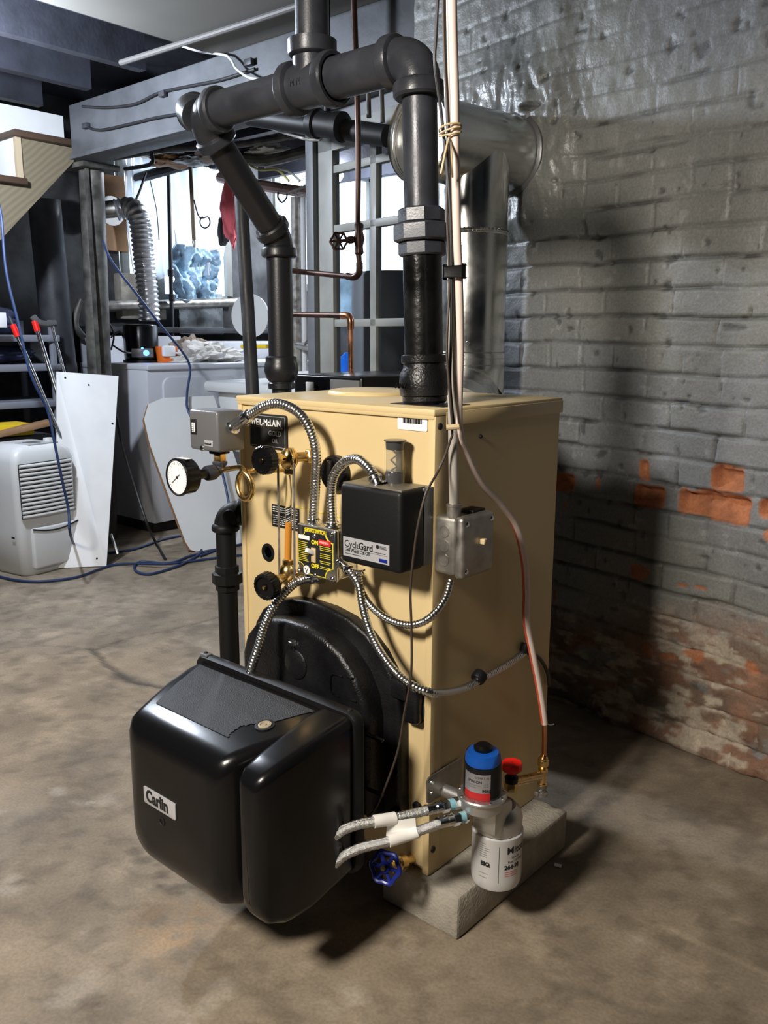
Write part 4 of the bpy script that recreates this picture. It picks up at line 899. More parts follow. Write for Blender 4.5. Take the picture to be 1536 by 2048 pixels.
# ================================================================== STEAM PIPING
sp_ = thing('steam_piping', 'black iron steam pipes rising from the boiler to an overhead header', 'piping', (.424, .085, ZT))
AX, AY, HZ = .418, .085, 1.540; R2, R25 = .0302, .0365
def cast_coupling(p, r, h, mb=None):   # bulging reducing coupling
    return lathe([(r, 0), (r+.010, .001), (r+.012, .006), (r+.012, .020), (r+.014, .024), (r+.016, h*.5), (r+.014, h*.72), (r+.006, h*.80), (r+.004, h*.84), (r+.010, h*.86), (r+.010, h*.985), (r+.006, h), (r, h)], p, (0, 0, 1), 36, mb)
rt, rb = Vector((.402, AY, 1.50)), Vector((.424, AY, ZT-.03)); dirA = (rt-rb).normalized()
def onA(z): return rb+(rt-rb)*((z-rb.z)/(rt.z-rb.z))
obj('riser_pipe', cyl(onA(ZT-.03), onA(1.245), .0345), 'pipe2', sp_); obj('riser_pipe', cyl(onA(1.28), onA(1.50), R2), 'pipe', sp_)
mb = lathe([(.037, 0), (.040, .004), (.040, .012), (.044, .014), (.046, .030), (.044, .052), (.038, .062), (.037, .070), (.041, .072), (.041, .084), (.036, .086)], onA(ZT+.002), dirA, 40)
bc_ = obj('bell_reducer', mb, 'cast', sp_)
q = onA(ZT+.033)
text('lettering', 'ANVIL', (q.x-.030, q.y-.0455, q.z-.004), (1, .0, 0), FZ, .013, 'cast', bc_, .0016)
def hexn(z0_, z1_, r): return lathe([(r*.93, 0), (r, .003), (r, z1_-z0_-.003), (r*.93, z1_-z0_)], onA(z0_), dirA, 8)
obj('union_nut', hexn(1.214, 1.238, .042), 'pipe', sp_); obj('union_nut', hexn(1.238, 1.268, .050), 'pipe', sp_); obj('union_nut', hexn(1.268, 1.294, .041), 'pipe', sp_)
# elbow at the top of the right riser
ep = Vector((.400, AY, HZ))
el = obj('elbow', elbow(ep, dirA, (-1, 0, 0), .045, .037, .008, .024, 32), 'pipe', sp_)
hL = PX(400, 226, y=AY).x
obj('header_pipe', cyl((.355, AY, HZ), (.175, AY, HZ), R25, seg=36), 'pipe', sp_); obj('header_pipe', cyl((.115, AY, HZ), (hL+.03, AY, HZ), R25-.001, seg=36), 'pipe', sp_)
tx = .144
mb = cyl((tx-.062, AY, HZ), (tx+.062, AY, HZ), .040, seg=36)
for s_ in (-1, 1): lathe([(.040, 0), (.048, .004), (.049, .008), (.049, .022), (.046, .026), (.034, .026)], (tx+s_*.036, AY, HZ), (s_, 0, 0), 36, mb)
cyl((tx, AY, HZ), (tx, AY, HZ+.06), .037, seg=36, mb=mb); lathe([(.037, 0), (.045, .005), (.046, .010), (.046, .030), (.040, .032), (.032, .032)], (tx, AY, HZ+.045), (0, 0, 1), 36, mb)
te = obj('tee', mb, 'pipe', sp_)
text('lettering', 'M M', (tx-.020, AY-.0405, HZ-.008), FX, FZ, .016, 'pipe', te, .0012)
obj('riser_pipe', cyl((tx, AY, HZ+.07), (tx, AY, 2.148), .0315, seg=32), 'pipe', sp_); obj('coupling', lathe([(.034, 0), (.037, .004), (.037, .05), (.034, .054)], (tx, AY, HZ+.178), (0, 0, 1), 32), 'pipe', sp_)
# left end: street elbow and 45 degree drop
BX, BY = hL, PX(560, 600, x=hL).y
pB = Vector((BX, BY, PX(563, 480, x=hL).z)); 
pT = Vector((BX, AY, HZ-.0))
dd_ = (pB-pT); dg = dd_.normalized()
obj('elbow', elbow(pT, (-1, 0, 0), dg, .050, .038, .008, .022, 32), 'pipe', sp_)
q = Vector((BX-.055, AY+.07, HZ+.025)); mb = tube([(BX-.01, AY, HZ), (BX-.045, AY+.012, HZ+.018), (BX-.070, AY+.045, HZ+.022)], .034, 24, .01); lathe([(.036, 0), (.042, .004), (.042, .03), (.034, .034)], (BX-.060, AY+.03, HZ+.02), (-.6, .8, .1), 28, mb)
obj('capped_outlet', mb, 'pipe', sp_)
obj('drop_pipe', cyl(pT+dg*.03, pB-dg*.02, R2+.001, seg=32), 'dpipe', sp_)
obj('elbow', elbow(pB, dg, (0, 0, -1), .05, .034, .008, .022, 32), 'dpipe', sp_)
zc0 = PX(562, 745, x=hL).z
obj('drop_pipe', cyl((BX, BY, pB.z-.03), (BX, BY, zc0), R2, seg=32), 'dpipe', sp_)
obj('bell_reducer', lathe([(.034, 0), (.038, .003), (.038, .014), (.040, .018), (.042, .036), (.038, .052), (.030, .062), (.031, .064), (.033, .066), (.033, .078), (.028, .080)], (BX, BY, PX(562, 712, x=hL).z), (0, 0, -1), 32), 'dpipe', sp_)
obj('drop_pipe', cyl((BX, BY, zc0+.01), (BX, BY, .05), .024, seg=28), 'dpipe', sp_)
# return pipe left of the boiler
rp = thing('return_pipe', 'black return pipe with union left of the boiler', 'pipe', (-.06, .0, 0))
rx, ry = -.058, .004; zel = PX(446, 1022, y=ry).z
obj('pipe', cyl((rx, ry, 0), (rx, ry, zel-.02), .0215, seg=28), 'matte', rp)
obj('elbow', elbow((rx, ry, zel), (0, 0, 1), (.8, .6, 0), .030, .024, .006, .014, 28), 'matte', rp)
obj('nipple', cyl((rx+.02, ry+.015, zel), (.004, .048, zel), .021, seg=24), 'matte', rp); obj('plug_cap', cyl((rx+.012, ry+.01, zel-.004), (rx+.036, ry-.018, zel-.004), .014, seg=20), 'matte', rp)
zu = PX(446, 1152, y=ry).z; obj('union', lathe([(.024, -.03), (.026, -.028), (.026, -.014), (.033, -.012), (.033, .010), (.026, .012), (.026, .026), (.024, .028)], (rx, ry, zu), (0, 0, 1), 8), 'matte', rp)
# slimmer vertical pipe behind
vp_ = tag(obj('vertical_pipe', cyl((PX(515, 760, y=.7).x+.02, .7, 0), PX(482, 392, y=.7), .0215, seg=28), 'stack'), 'slim black pipe leaning behind the left steam drop', 'pipe')

# ================================================================== FLUE PIPE
fp = thing('flue_pipe', 'galvanized flue pipe rising behind the boiler into a wall tee', 'flue', (-.075, .90, .8))
FN_ = -WN; c1 = Vector((-.051, 1.083, 1.587)); nr = c1-FN_*.385; vt = c1-FN_*.175; RF = .104
mb = lathe([(.001, .038), (.107, .038), (.1095, .006), (.1135, 0), (.1165, .003), (.1165, .008), (.112, .011), (.108, .014), (.107, .06), (RF, .062), (RF, .40)], nr, FN_, 56); obj('barrel', mb, 'zinc', fp)
obj('end_cap', lathe([(.001, .026), (.088, .026), (.092, .034), (.105, .036), (.107, .022)], nr, FN_, 56), 'alu', fp)
obj('cap_clip', box(nr+Vector((.03, .015, -.01)), nr+Vector((.05, .03, .012)), .002), 'chrome', fp)
obj('wall_thimble', lathe([(RF+.002, .36), (RF+.010, .365), (RF+.016, .41)], nr, FN_, 48), 'grey', fp)
def vz(z): return Vector((vt.x, vt.y, z))
vxoff = Vector((.0, 0, 0))
obj('upper_section', cyl(vz(1.36), vz(1.587), .102, seg=56), 'zinc', fp)
mb = cyl(vz(1.02), vz(1.355), .1035, seg=56)
obj('lower_section', mb, 'zinc', fp)
mb = lathe([(.1035, 0), (.1055, .003), (.1035, .006), (.1055, .009), (.102, .013)], vz(1.352), (0, 0, 1), 56)
for k in range(56):
    a = 2*PI*k/56; box(vz(1.363)+Vector((.1035*math.cos(a)-.002, .1035*math.sin(a)-.002, -.004)), vz(1.363)+Vector((.1035*math.cos(a)+.002, .1035*math.sin(a)+.002, .004)), .001, 1, mb=mb)
obj('crimped_joint', mb, 'zinc', fp)
tgt = Vector((.23, .43, .86)); d1 = Vector((tgt.x-vt.x, tgt.y-vt.y, 0)).normalized()
ec_ = [vz(1.03), vz(.985), vz(.94)+d1*.012, vz(.90)+d1*.05, vz(.875)+d1*.11, Vector((tgt.x, tgt.y, .87))]
obj('adjustable_elbow', tube([ec_[0], ec_[1], ec_[2], ec_[3]], .106, 48, sm=False), 'zinc', fp); obj('breech_section', cyl(ec_[3], ec_[5], .098, seg=48), 'zinc', fp)
mb = MB()
for z in (1.035, 1.018, 1.0): lathe([(.104, -.002), (.1075, 0), (.104, .002)], vz(z), (0, 0, 1), 48, mb)
obj('elbow_bead', mb, 'zinc', fp)
p = WL(937, 716, .30); obj('sheet_metal_screw', lathe([(.007, 0), (.006, .004)], vz(1.06)+(Vector((CAM.x, CAM.y, 0))-Vector((vt.x, vt.y, 0))).normalized()*.103, (Vector((CAM.x, CAM.y, 0))-Vector((vt.x, vt.y, 0))), 12), 'chrome', fp)

# ================================================================== OVERHEAD CLUTTER
def line(name, label, cat, pts, r, material, group=None, seg=10, step=.03):
    return tag(obj(name, tube(pts, r, seg, step), material), label, cat, group)
line('ceiling_pipe', 'thin painted pipe crossing under the grey ceiling board', 'pipe', [(-1.80, .935, 2.13), (-.85, .98, 2.13), (.6, 1.0, 2.13)], .011, mat('ceiling_pipe_paint', (.11, .105, .10), .6))
bp2 = thing('overhead_pipe', 'thick black pipe with coupling passing behind the header', 'pipe', PX(640, 250, y=1.0))
a, b = PX(500, 232, y=1.0), PX(775, 272, y=1.06)
obj('pipe', cyl(a, b, .034, seg=24), 'matte', bp2); d_ = (b-a).normalized(); c = PX(655, 250, y=1.02)
obj('coupling', lathe([(.040, -.07), (.048, -.065), (.048, -.04), (.042, -.035), (.042, .035), (.048, .04), (.048, .065), (.040, .07)], c, d_, 24), 'matte', bp2)
obj('stub', cyl(c, Vector((c.x, c.y, 2.15)), .012, seg=16), 'matte', bp2)
line('pipe_hanger_rod', 'thin dark rod angled down behind the header pipe', 'rod', [PX(470, 232, y=1.165), PX(620, 280, y=1.04), PX(650, 262, y=1.02)], .005, 'dullst')
cc = thing('copper_line', 'tarnished vertical copper line dropping from the ceiling past the glazed door', 'pipe', PX(718, 545, y=.80))
yc = .80; tp = PX(708, -60, y=yc)
obj('tube', tube([Vector((tp.x, yc, 2.145)), PX(708, 0, y=yc), PX(716, 250, y=yc), PX(716, 470, y=yc), PX(719, 530, y=yc)], .0085, 14, .03), 'oldcop', cc)
obj('tube', tube([PX(586, 542, y=yc), PX(700, 553, y=yc)], .0085, 14, .03), 'oldcop', cc)
obj('elbow', tube([PX(694, 552, y=yc), PX(708, 554, y=yc), PX(718, 545, y=yc), PX(719, 525, y=yc)], .0105, 14, .006), 'oldcop', cc)
gvv = thing('gate_valve', 'small gate valve with black wheel on the tarnished copper line', 'valve', PX(718, 478, y=yc))
vc = PX(718, 478, y=yc)
mb = lathe([(.010, -.045), (.014, -.040), (.012, -.02), (.017, 0), (.012, .02), (.014, .040), (.010, .045)], vc, (0, 0, 1), 20); wd = (PX(680, 482, y=yc-.05)-vc).normalized()
cyl(vc, vc+wd*.04, .009, mb=mb); cyl(vc+wd*.03, vc+wd*.062, .005, mb=mb); lathe([(.012, 0), (.012, .012)], vc+wd*.02, wd, 6, mb)
obj('body', mb, 'oldcop', gvv); obj('hand_wheel', wheel(vc+wd*.062, (.55, -.8, .1), .024, .0035, 6, .08), 'oldcop', gvv)
c2 = thing('copper_drop', 'copper pipe turning down with a bright elbow in front of the glazed door', 'pipe', PX(702, 760, y=.75))
obj('tube', tube([PX(586, 629, y=.75), PX(690, 631, y=.75)], .0085, 14, .03), 'oldcop', c2); obj('tube', tube([PX(701, 652, y=.75), PX(702, 775, y=.75)], .0080, 14, .03), 'copper', c2)
obj('elbow', tube([PX(684, 631, y=.75), PX(696, 632, y=.75), PX(701, 640, y=.75), PX(701, 658, y=.75)], .0105, 14, .005), 'copper', c2)
# wires stapled to the beam
yb = 1.160
line('beam_wire', 'dark wire sagging along the upper part of the grey beam', 'wire', [PX(165, 213, y=yb), PX(215, 215, y=yb), (PX(270, 208, y=yb)), PX(318, 186, y=yb), PX(380, 172, y=yb), PX(440, 160, y=yb), PX(510, 138, y=yb)], .006, 'bcord')
line('beam_wire', 'dark wire sagging along the lower part of the grey beam', 'wire', [PX(168, 252, y=yb), PX(200, 260, y=yb), PX(260, 248, y=yb), PX(310, 236, y=yb), PX(370, 226, y=yb)], .006, 'bcord')
for (a_, b_, l_) in ((327, 188, 'small block holding the upper wire on the beam'), (173, 252, 'small block holding the lower wire on the beam'), (500, 125, 'small block on the beam near the white wire')):
    p = PX(a_, b_, y=yb); tag(obj('wire_clip', box(p+Vector((-.02, -.014, -.012)), p+Vector((.02, .008, .012)), .003), 'stack'), l_, 'clip')
line('white_wire', 'loose white wire drooping from the ceiling edge onto the beam', 'wire', [PX(350, 88, y=1.15), PX(400, 103, y=1.15), PX(455, 112, y=1.14), PX(470, 135, y=1.13), PX(500, 156, y=1.12), PX(540, 157, y=1.12), PX(562, 150, y=1.13)], .0045, 'wplast')
line('conduit_stub', 'dark pipe running down the wall above the glazed door', 'pipe', [PX(735, 110, y=1.08), PX(738, 235, y=1.08)], .008, 'rust')
line('conduit_stub', 'second dark pipe beside it on the wall above the glazed door', 'pipe', [PX(762, 150, y=1.08), PX(765, 245, y=1.08)], .008, 'rust')

# ================================================================== GLAZED DOOR (open leaf in the wall line)
dr_ = struct('door_1', MB().add([], []), 'greyp') if 0 else None
s0, s1 = (WL(628, 500)-W0).dot(WD), (WL(812, 500)-W0).dot(WD)+.10
def dbox(sa, sb, za, zb_, t=.035, off=-.02, r=.003, mb=None): return obox(WP(sa, za, off), WD*(sb-sa), WN*-t, (0, 0, zb_-za), r, 2, mb)
mcol = (WL(735, 500)-W0).dot(WD); st_l = (WL(657, 500)-W0).dot(WD); st_r = (WL(808, 500)-W0).dot(WD)
zr = [(WL(735, y_)).z for y_ in (290, 320, 448, 645, 900)]
mb = dbox(s0, st_l, .02, 1.83); dbox(st_r, s1, .02, 1.83, mb=mb); dbox(s0, s1, 1.74, 1.83, mb=mb); dbox(s0, s1, .02, .40, mb=mb)
dbox(mcol-.017, mcol+.017, .4, 1.74, .028, -.024, mb=mb)
for z_ in (WL(735, 318).z, WL(735, 445).z, WL(735, 645).z, .86): dbox(st_l, st_r, z_-.014, z_+.014, .028, -.024, mb=mb)
door = struct('door_1', mb, 'greyp', 'grey glazed door with small panes standing in the opening left of the brick wall')
obj('glass', dbox(st_l, st_r, .42, 1.74, .004, -.036, 0), 'pane', door)
struct('trim_3', dbox(s0-.05, s0-.002, 0, 1.86, .10, 0), 'greyb', 'grey jamb beside the glazed door')

# ================================================================== BEYOND THE DOOR / LAUNDRY
# basement window by the dryer; two more added glowing to whiten the door panes
def window(n, o, ax, az, nrm, label, nx=2):
    o, ax, az, nrm = map(Vector, (o, ax, az, nrm)); L_ = ax.length; H_ = az.length; a = ax.normalized(); z = az.normalized(); t = .05
    mb = obox(o, a*L_, nrm*.04, z*t); obox(o+z*(H_-t), a*L_, nrm*.04, z*t, mb=mb); obox(o, a*t, nrm*.04, z*H_, mb=mb); obox(o+a*(L_-t), a*t, nrm*.04, z*H_, mb=mb)
    for i in range(1, nx): obox(o+a*(L_*i/nx-.015), a*.03, nrm*.04, z*H_, mb=mb)
    w_ = struct('window_%d' % n, mb, 'greyp', label); obj('window_pane', obox(o+nrm*.004, a*L_, nrm*.006, z*H_), 'sky', w_); return w_
window(1, (-3.5, 1.95, 1.30), (0, .86, 0), (0, 0, .88), (1, 0, 0), 'bright basement window behind the plastic curtain')
window(2, (-3.48, 4.3, 1.42), (2.2, 0, 0), (0, 0, .95), (0, -1, 0), 'added glowing window that whitens the panes of the glazed door', 3)  # glowing window added to make the door panes bright
window(3, (-3.5, 3.22, 1.42), (0, 1.05, 0), (0, 0, .92), (1, 0, 0), 'added glowing window on the laundry wall that whitens the left door panes')  # another added glow, set where the upper left panes look through
def drape(y0_, y1_, zt_, zb0, x, amp, nf, seed):
    vs = []; fs = []; nu, nv = 60, 30
    for i in range(nu+1):
        u = i/nu
        for j in range(nv+1):
            v = j/nv; yy = y0_+(y1_-y0_)*(u+(.5-u)*.25*v); zz = zt_+(zb0-zt_)*v-.05*math.sin(u*PI)*v
            vs.append((x+amp*math.sin(u*nf*2*PI+seed+v)*(.5+.5*v)+.02*math.sin(v*5+u*9+seed), yy, zz))
    for i in range(nu):
        for j in range(nv): fs.append((i*(nv+1)+j, (i+1)*(nv+1)+j, (i+1)*(nv+1)+j+1, i*(nv+1)+j+1))
    return MB().add(vs, fs)
XW = -3.40
ya, yb2 = PX(243, 400, x=XW).y, PX(330, 400, x=XW).y; yc2, yd = PX(338, 400, x=XW).y, PX(440, 400, x=XW).y
tag(obj('plastic_curtain', drape(ya, yb2+.05, 2.15, PX(300, 545, x=XW).z, XW, .018, 5, 1), 'sheet', ang=180), 'milky plastic sheet gathered at the left half of the laundry window', 'curtain')
tag(obj('plastic_curtain', drape(yc2-.02, yd+.05, 2.15, PX(390, 535, x=XW).z, XW+.03, .018, 6, 3), 'sheet', ang=180), 'milky plastic sheet hanging right of the slim black pipe', 'curtain')
def lump(c, rad, seed, sub=4, amp=.25, flat=None, fr=1.0):
    b = bmesh.new(); bmesh.ops.create_icosphere(b, subdivisions=sub, radius=1)
    for v in b.verts:
        n_ = v.co.normalized(); k = 1+amp*(mnoise.noise(n_*1.6*fr+Vector((seed, 0, 0)))+.6*mnoise.noise(n_*4*fr+Vector((seed, 3, 0)))+.35*abs(mnoise.noise(n_*9*fr+Vector((seed, 3, 7)))))
        v.co = Vector((c[0]+rad[0]*v.co.x*k, c[1]+rad[1]*v.co.y*k, c[2]+rad[2]*v.co.z*k))
        if flat is not None and v.co.z < flat: v.co.z = flat+.0005*random.random()
    return MB().bm(b)
p = PX(345, 490, x=-3.34); p2 = PX(438, 602, x=-3.34); vs = []; fs = []
for i in range(41):
    for j in range(31):
        u, v = i/40, j/30; q = Vector((u*3, v*3, 1.7)); vs.append((-3.34+.07*mnoise.noise(q)+.04*mnoise.noise(q*2.7)+.02*mnoise.noise(q*6), p.y+(p2.y-p.y)*u, p.z+(p2.z-p.z)*v+.03*mnoise.noise(Vector((u*4, 0, 5)))))
for i in range(40):
    for j in range(30): fs.append((i*31+j, (i+1)*31+j, (i+1)*31+j+1, i*31+j+1))
tag(obj('plastic_wrap', MB().add(vs, fs), 'bpack', ang=180), 'crumpled pale blue plastic filling the lower right of the laundry window', 'plastic sheet')
p = PX(240, 545, x=-3.42); p2 = PX(334, 640, x=-3.42); tag(obj('cement_patch', box((-3.5, p.y, p2.z), (-3.42, p2.y, p.z), .01), 'conc'), 'grey cement sill under the left plastic sheet', 'sill')
hs_ = PX(350, 720, x=-3.36)
tag(obj('window_ledge', box((-3.5, 1.5, 1.10), (-3.28, 3.3, 1.135), .004), 'stack'), 'dark ledge below the laundry window', 'ledge')
p0 = PX(360, 668, x=-3.42); p1 = PX(445, 600, x=-3.42); tag(obj('foil_board', box((-3.44, p0.y, p0.z), (-3.42, p1.y, p1.z+.04)), 'zinc'), 'shiny foil board below the horizontal pipe', 'board')
p0 = PX(205, 500, x=-3.46); p1 = PX(246, 355, x=-3.46)
tag(obj('wall_board', box((-3.47, p0.y, p0.z), (-3.44, p1.y, p1.z)), 'card'), 'brown wooden board behind the dryer vent elbow', 'board')
line('horizontal_pipe', 'dull silver pipe running along the wall above the dryer', 'pipe', [PX(180, 612, x=-3.36), PX(330, 609, x=-3.36), PX(480, 604, x=-3.36)], .030, 'dullst', seg=16)
bk2 = thing('slim_pipe', 'slim dark vertical pipe between the two plastic sheets', 'pipe', PX(346, 670, x=-3.30))
obj('pipe', tube([PX(337, 350, x=-3.30), PX(341, 520, x=-3.30), PX(345, 690, x=-3.30)], .013, 12, .05), 'stack', bk2)
for y_ in (553, 603): obj('joint', lathe([(.016, 0), (.020, .004), (.020, .04), (.016, .044)], PX(342+(y_-553)*.05, y_, x=-3.30), (0, 0, 1), 14), 'stack', bk2)
line('overhead_pipe', 'dark insulated pipe crossing above the laundry window', 'pipe', [PX(200, 372, y=1.9), PX(290, 352, y=2.1), PX(420, 318, y=2.3), PX(520, 300, y=2.4)], .03, 'stack')
line('overhead_pipe', 'long pale flaking pipe under the laundry ceiling', 'pipe', [PX(430, 300, y=1.9), PX(520, 322, y=1.95), PX(625, 300, y=2.0)], .028, 'rust')
line('overhead_pipe', 'brown pipe over the washer with hangers on it', 'pipe', [PX(440, 355, y=2.4), PX(530, 372, y=2.4), PX(630, 388, y=2.4)], .032, mat('pinkish_old_pipe', (.32, .20, .17), .5, vary=.3))
line('yellow_cable', 'pale yellow cable looped above the laundry', 'cable', [PX(500, 330, y=1.9), PX(520, 340, y=1.9), PX(555, 340, y=1.9), PX(578, 362, y=1.9)], .006, mat('pale_yellow', (.55, .50, .18), .5))
line('white_cable', 'white cable beside the yellow one above the laundry', 'cable', [PX(530, 335, y=1.95), PX(575, 342, y=1.95), PX(600, 362, y=1.95)], .006, 'wplast')
line('steel_hook', 'dark hook hanging over the laundry tub', 'hook', [PX(550, 366, y=2.38), PX(556, 380, y=2.38), PX(556, 395, y=2.38), PX(564, 405, y=2.38), PX(573, 396, y=2.38), PX(574, 385, y=2.38)], .005, 'cord')
for i in range(5):
    a = PX(596+i*7, 380-i*2, y=2.38); line('wire_hanger', 'wire clothes hanger hooked over the brown pipe', 'hanger', [a+Vector((0, 0, .06)), a+Vector((.03, .02, .03)), a+Vector((-.06, -.05, -.03)), a+Vector((.07, .06, -.035)), a+Vector((.03, .02, .03))], .0022, 'wplast', 'wire hangers on the brown pipe', seg=6)
for k, (x_, r_, m_, l_) in enumerate(((592, .030, 'dullst', 'thick grey upright pipe beside the laundry tub'), (606, .016, 'wplast', 'slim white upright pipe beside the laundry tub'), (622, .026, 'oldcop', 'brown upright pipe nearest the glazed door'))):
    a = PX(x_, 395, y=2.3); b = PX(x_+4, 760, y=2.3); line('upright_pipe', l_, 'pipe', [a, b, Vector((b.x, b.y, .0))], r_, m_)
fa = thing('water_faucet', 'old chrome valve on the pipes above the laundry tub', 'faucet', PX(640, 690, y=1.9))
mb = cyl(PX(594, 690, y=2.3), PX(628, 696, y=2.0), .02); lathe([(.02, 0), (.026, .01), (.02, .05)], PX(615, 690, y=2.1), (1, -.3, 0), 16, mb); obj('body', mb, 'dullst', fa)
obj('spout', tube([PX(622, 696, y=2.0), PX(624, 670, y=2.0), PX(630, 672, y=2.0), PX(634, 696, y=2.0)], .009, 10), 'chrome', fa)
line('red_rod', 'yellow level tool leaning near the steam drop', 'tool', [PX(484, 693, y=2.0), PX(535, 693, y=2.0)], .012, 'yell')
pd = PX(505, 632, y=2.2); tag(obj('round_pan', lathe([(.001, 0), (.10, 0), (.12, .01), (.125, .03)], pd, (.3, -1, 0), 40, scale=(1, 1)), 'wplast'), 'round white plastic lid hanging beyond the leaning pipe', 'lid')
p = PX(462, 418, y=2.4); tag(obj('red_cloth', lump(p, (.058, .05, .19), 12, 4, .35), 'redcl'), 'faded red cloth hanging by the laundry window', 'cloth')
p = PX(447, 462, y=2.4); tag(obj('grey_cloth', lump(p, (.035, .04, .09), 15, 3, .3), 'stack'), 'small grey rag hanging under the red cloth', 'cloth')
sp3 = thing('hanging_strap', 'tan canvas strap hanging from the overhead pipe', 'strap', PX(385, 460, y=2.0))
obj('webbing', tube([PX(381, 335, y=2.0), PX(384, 400, y=2.0), PX(388, 480, y=2.0)], .011, 8), mat('tan_webbing', (.16, .12, .075), .8), sp3); obj('hook', lathe([(.008, 0), (.012, .01), (.006, .04)], PX(388, 480, y=2.0), (0, 0, -1), 10), 'dullst', sp3)
ring = [PX(410+10*math.cos(a), 444+12*math.sin(a), y=2.0) for a in [k*PI/6 for k in range(-2, 9)]]
line('chain_ring', 'dark wire ring on a short chain beside the strap', 'ring', [PX(388, 400, y=2.0), PX(393, 420, y=2.0), PX(400, 436, y=2.0)]+ring, .004, 'bcord')
for k, (a_, b_) in enumerate((((300, 360), (318, 480)), ((292, 345), (250, 440)))): line('loose_wire', ('thin loose wire over the left plastic sheet', 'black wire running down to the vent elbow')[k], 'wire', [PX(*a_, x=-3.3), PX((a_[0]+b_[0])/2+4, (a_[1]+b_[1])/2, x=-3.3), PX(*b_, x=-3.3)], (.003, .007)[k], 'bcord')

line('overhead_pipe', 'rusty thin pipe sloping under the laundry joists', 'pipe', [PX(215, 318, y=1.7), PX(330, 300, y=1.75), PX(470, 290, y=1.8), PX(640, 262, y=1.9)], .016, 'rust')
line('overhead_pipe', 'dark thin pipe with an elbow just behind the beam', 'pipe', [PX(300, 292, y=1.5)+Vector((0, 0, .3)), PX(300, 292, y=1.5), PX(306, 318, y=1.5), PX(298, 330, y=1.5), PX(250, 338, y=1.5)], .010, 'stack')
for i in range(5):
    p = PX(345+i*48, 322-i*5, y=2.0); tag(obj('insulation_scrap', lump(p, (.13, .10, .028), 50+i*7, 4, .5), ('card', 'rust', 'brcloth', 'stack', 'cloth')[i]), ('brown torn insulation nearest the strap under the laundry ceiling', 'grey brown flake of insulation behind the steam drop', 'tan torn insulation under the laundry ceiling', 'dark insulation scrap right of the tan one', 'pale insulation scrap nearest the glazed door')[i], 'insulation', 'torn insulation under the laundry ceiling')
# dryer
X1, YD0, YD1, HD = -2.62, 1.527, 2.215, .930
dy = thing('clothes_dryer', 'white front loading dryer beneath the plastic covered window', 'dryer', (-2.95, 1.87, 0))
obj('cabinet', box((-3.30, YD0, .06), (X1, YD1, HD-.03), .006), 'appl', dy)
obj('top_panel', box((-3.30, YD0-.004, HD-.034), (X1+.012, YD1+.004, HD), .010, 3), 'appl', dy); obj('base', box((-3.26, YD0+.02, 0), (X1-.04, YD1-.02, .065)), 'ink', dy)
obj('control_console', prism([(0, 0), (.10, 0), (.05, .15), (0, .15)], (-3.30, YD0+.01, HD), FX, FZ, (0, YD1-YD0-.02, 0), bev=0), 'appl', dy)
ddr = obj('door', prism(rrect(.50, .60, .05, 6), (X1+.001, YD0+.09, .26), (0, 1, 0), FZ, (.016, 0, 0), bev=.008), 'appl', dy)
obj('door_handle', box((X1+.016, YD0+.115, .43), (X1+.024, YD0+.15, .61), .008, 3), 'wplast', ddr)
wm = thing('washing_machine', 'white washing machine next to the dryer, mostly behind the black pipes', 'washing machine', (-2.95, 2.6, 0))
obj('cabinet', box((-3.30, 2.235, .04), (X1, 2.92, .90), .01), 'appl', wm); obj('lid', box((-3.15, 2.28, .90), (X1+.005, 2.88, .93), .01), 'wplast', wm); obj('console', box((-3.30, 2.235, .90), (-3.17, 2.92, 1.05), .02), 'appl', wm)
lt = thing('laundry_tub', 'white laundry tub edge behind the boiler', 'sink', (-1.75, 1.9, 0))
t0 = PX(585, 752, y=1.9)
mb = box((-2.5, 1.8, .78), (-1.65, 2.4, .84), .02); obj('tub_rim', mb, 'wplast', lt); obj('basin', box((-2.45, 1.85, .45), (-1.70, 2.35, .80), .03), 'wplast', lt)
for a_ in ((-2.42, 1.88), (-1.74, 1.88), (-2.42, 2.32), (-1.74, 2.32)): obj('leg', cyl((a_[0], a_[1], 0), (a_[0], a_[1], .5), .02), 'wplast', lt)
# black controller behind the boiler; unseen depth and stand added to block stair bulb
a = PX(587, 752, y=.50); b = PX(727, 752, y=.50)
kb = thing('black_case', 'glossy black metal case with grey end panel just behind the boiler', 'case', ((a.x+b.x)/2, .6, .7))
obj('shell', box((a.x, .50, .70), (b.x-.005, .98, a.z+.006), .008, 3), 'blk', kb); obj('grey_panel', box((a.x+(b.x-a.x)*.55, .496, .72), (b.x-.012, .502, a.z-.004), .002), 'grey', kb)
obj('white_tag', box((a.x+(b.x-a.x)*.20, .4955, a.z-.045), (a.x+(b.x-a.x)*.31, .5005, a.z-.014), .001), 'wplast', kb)
obj('blocking_stand', box((a.x+.02, .52, 0), (b.x-.02, .96, .70)), 'stack', kb)  # unseen solid base, made deep to keep stair bulb light from behind the boiler
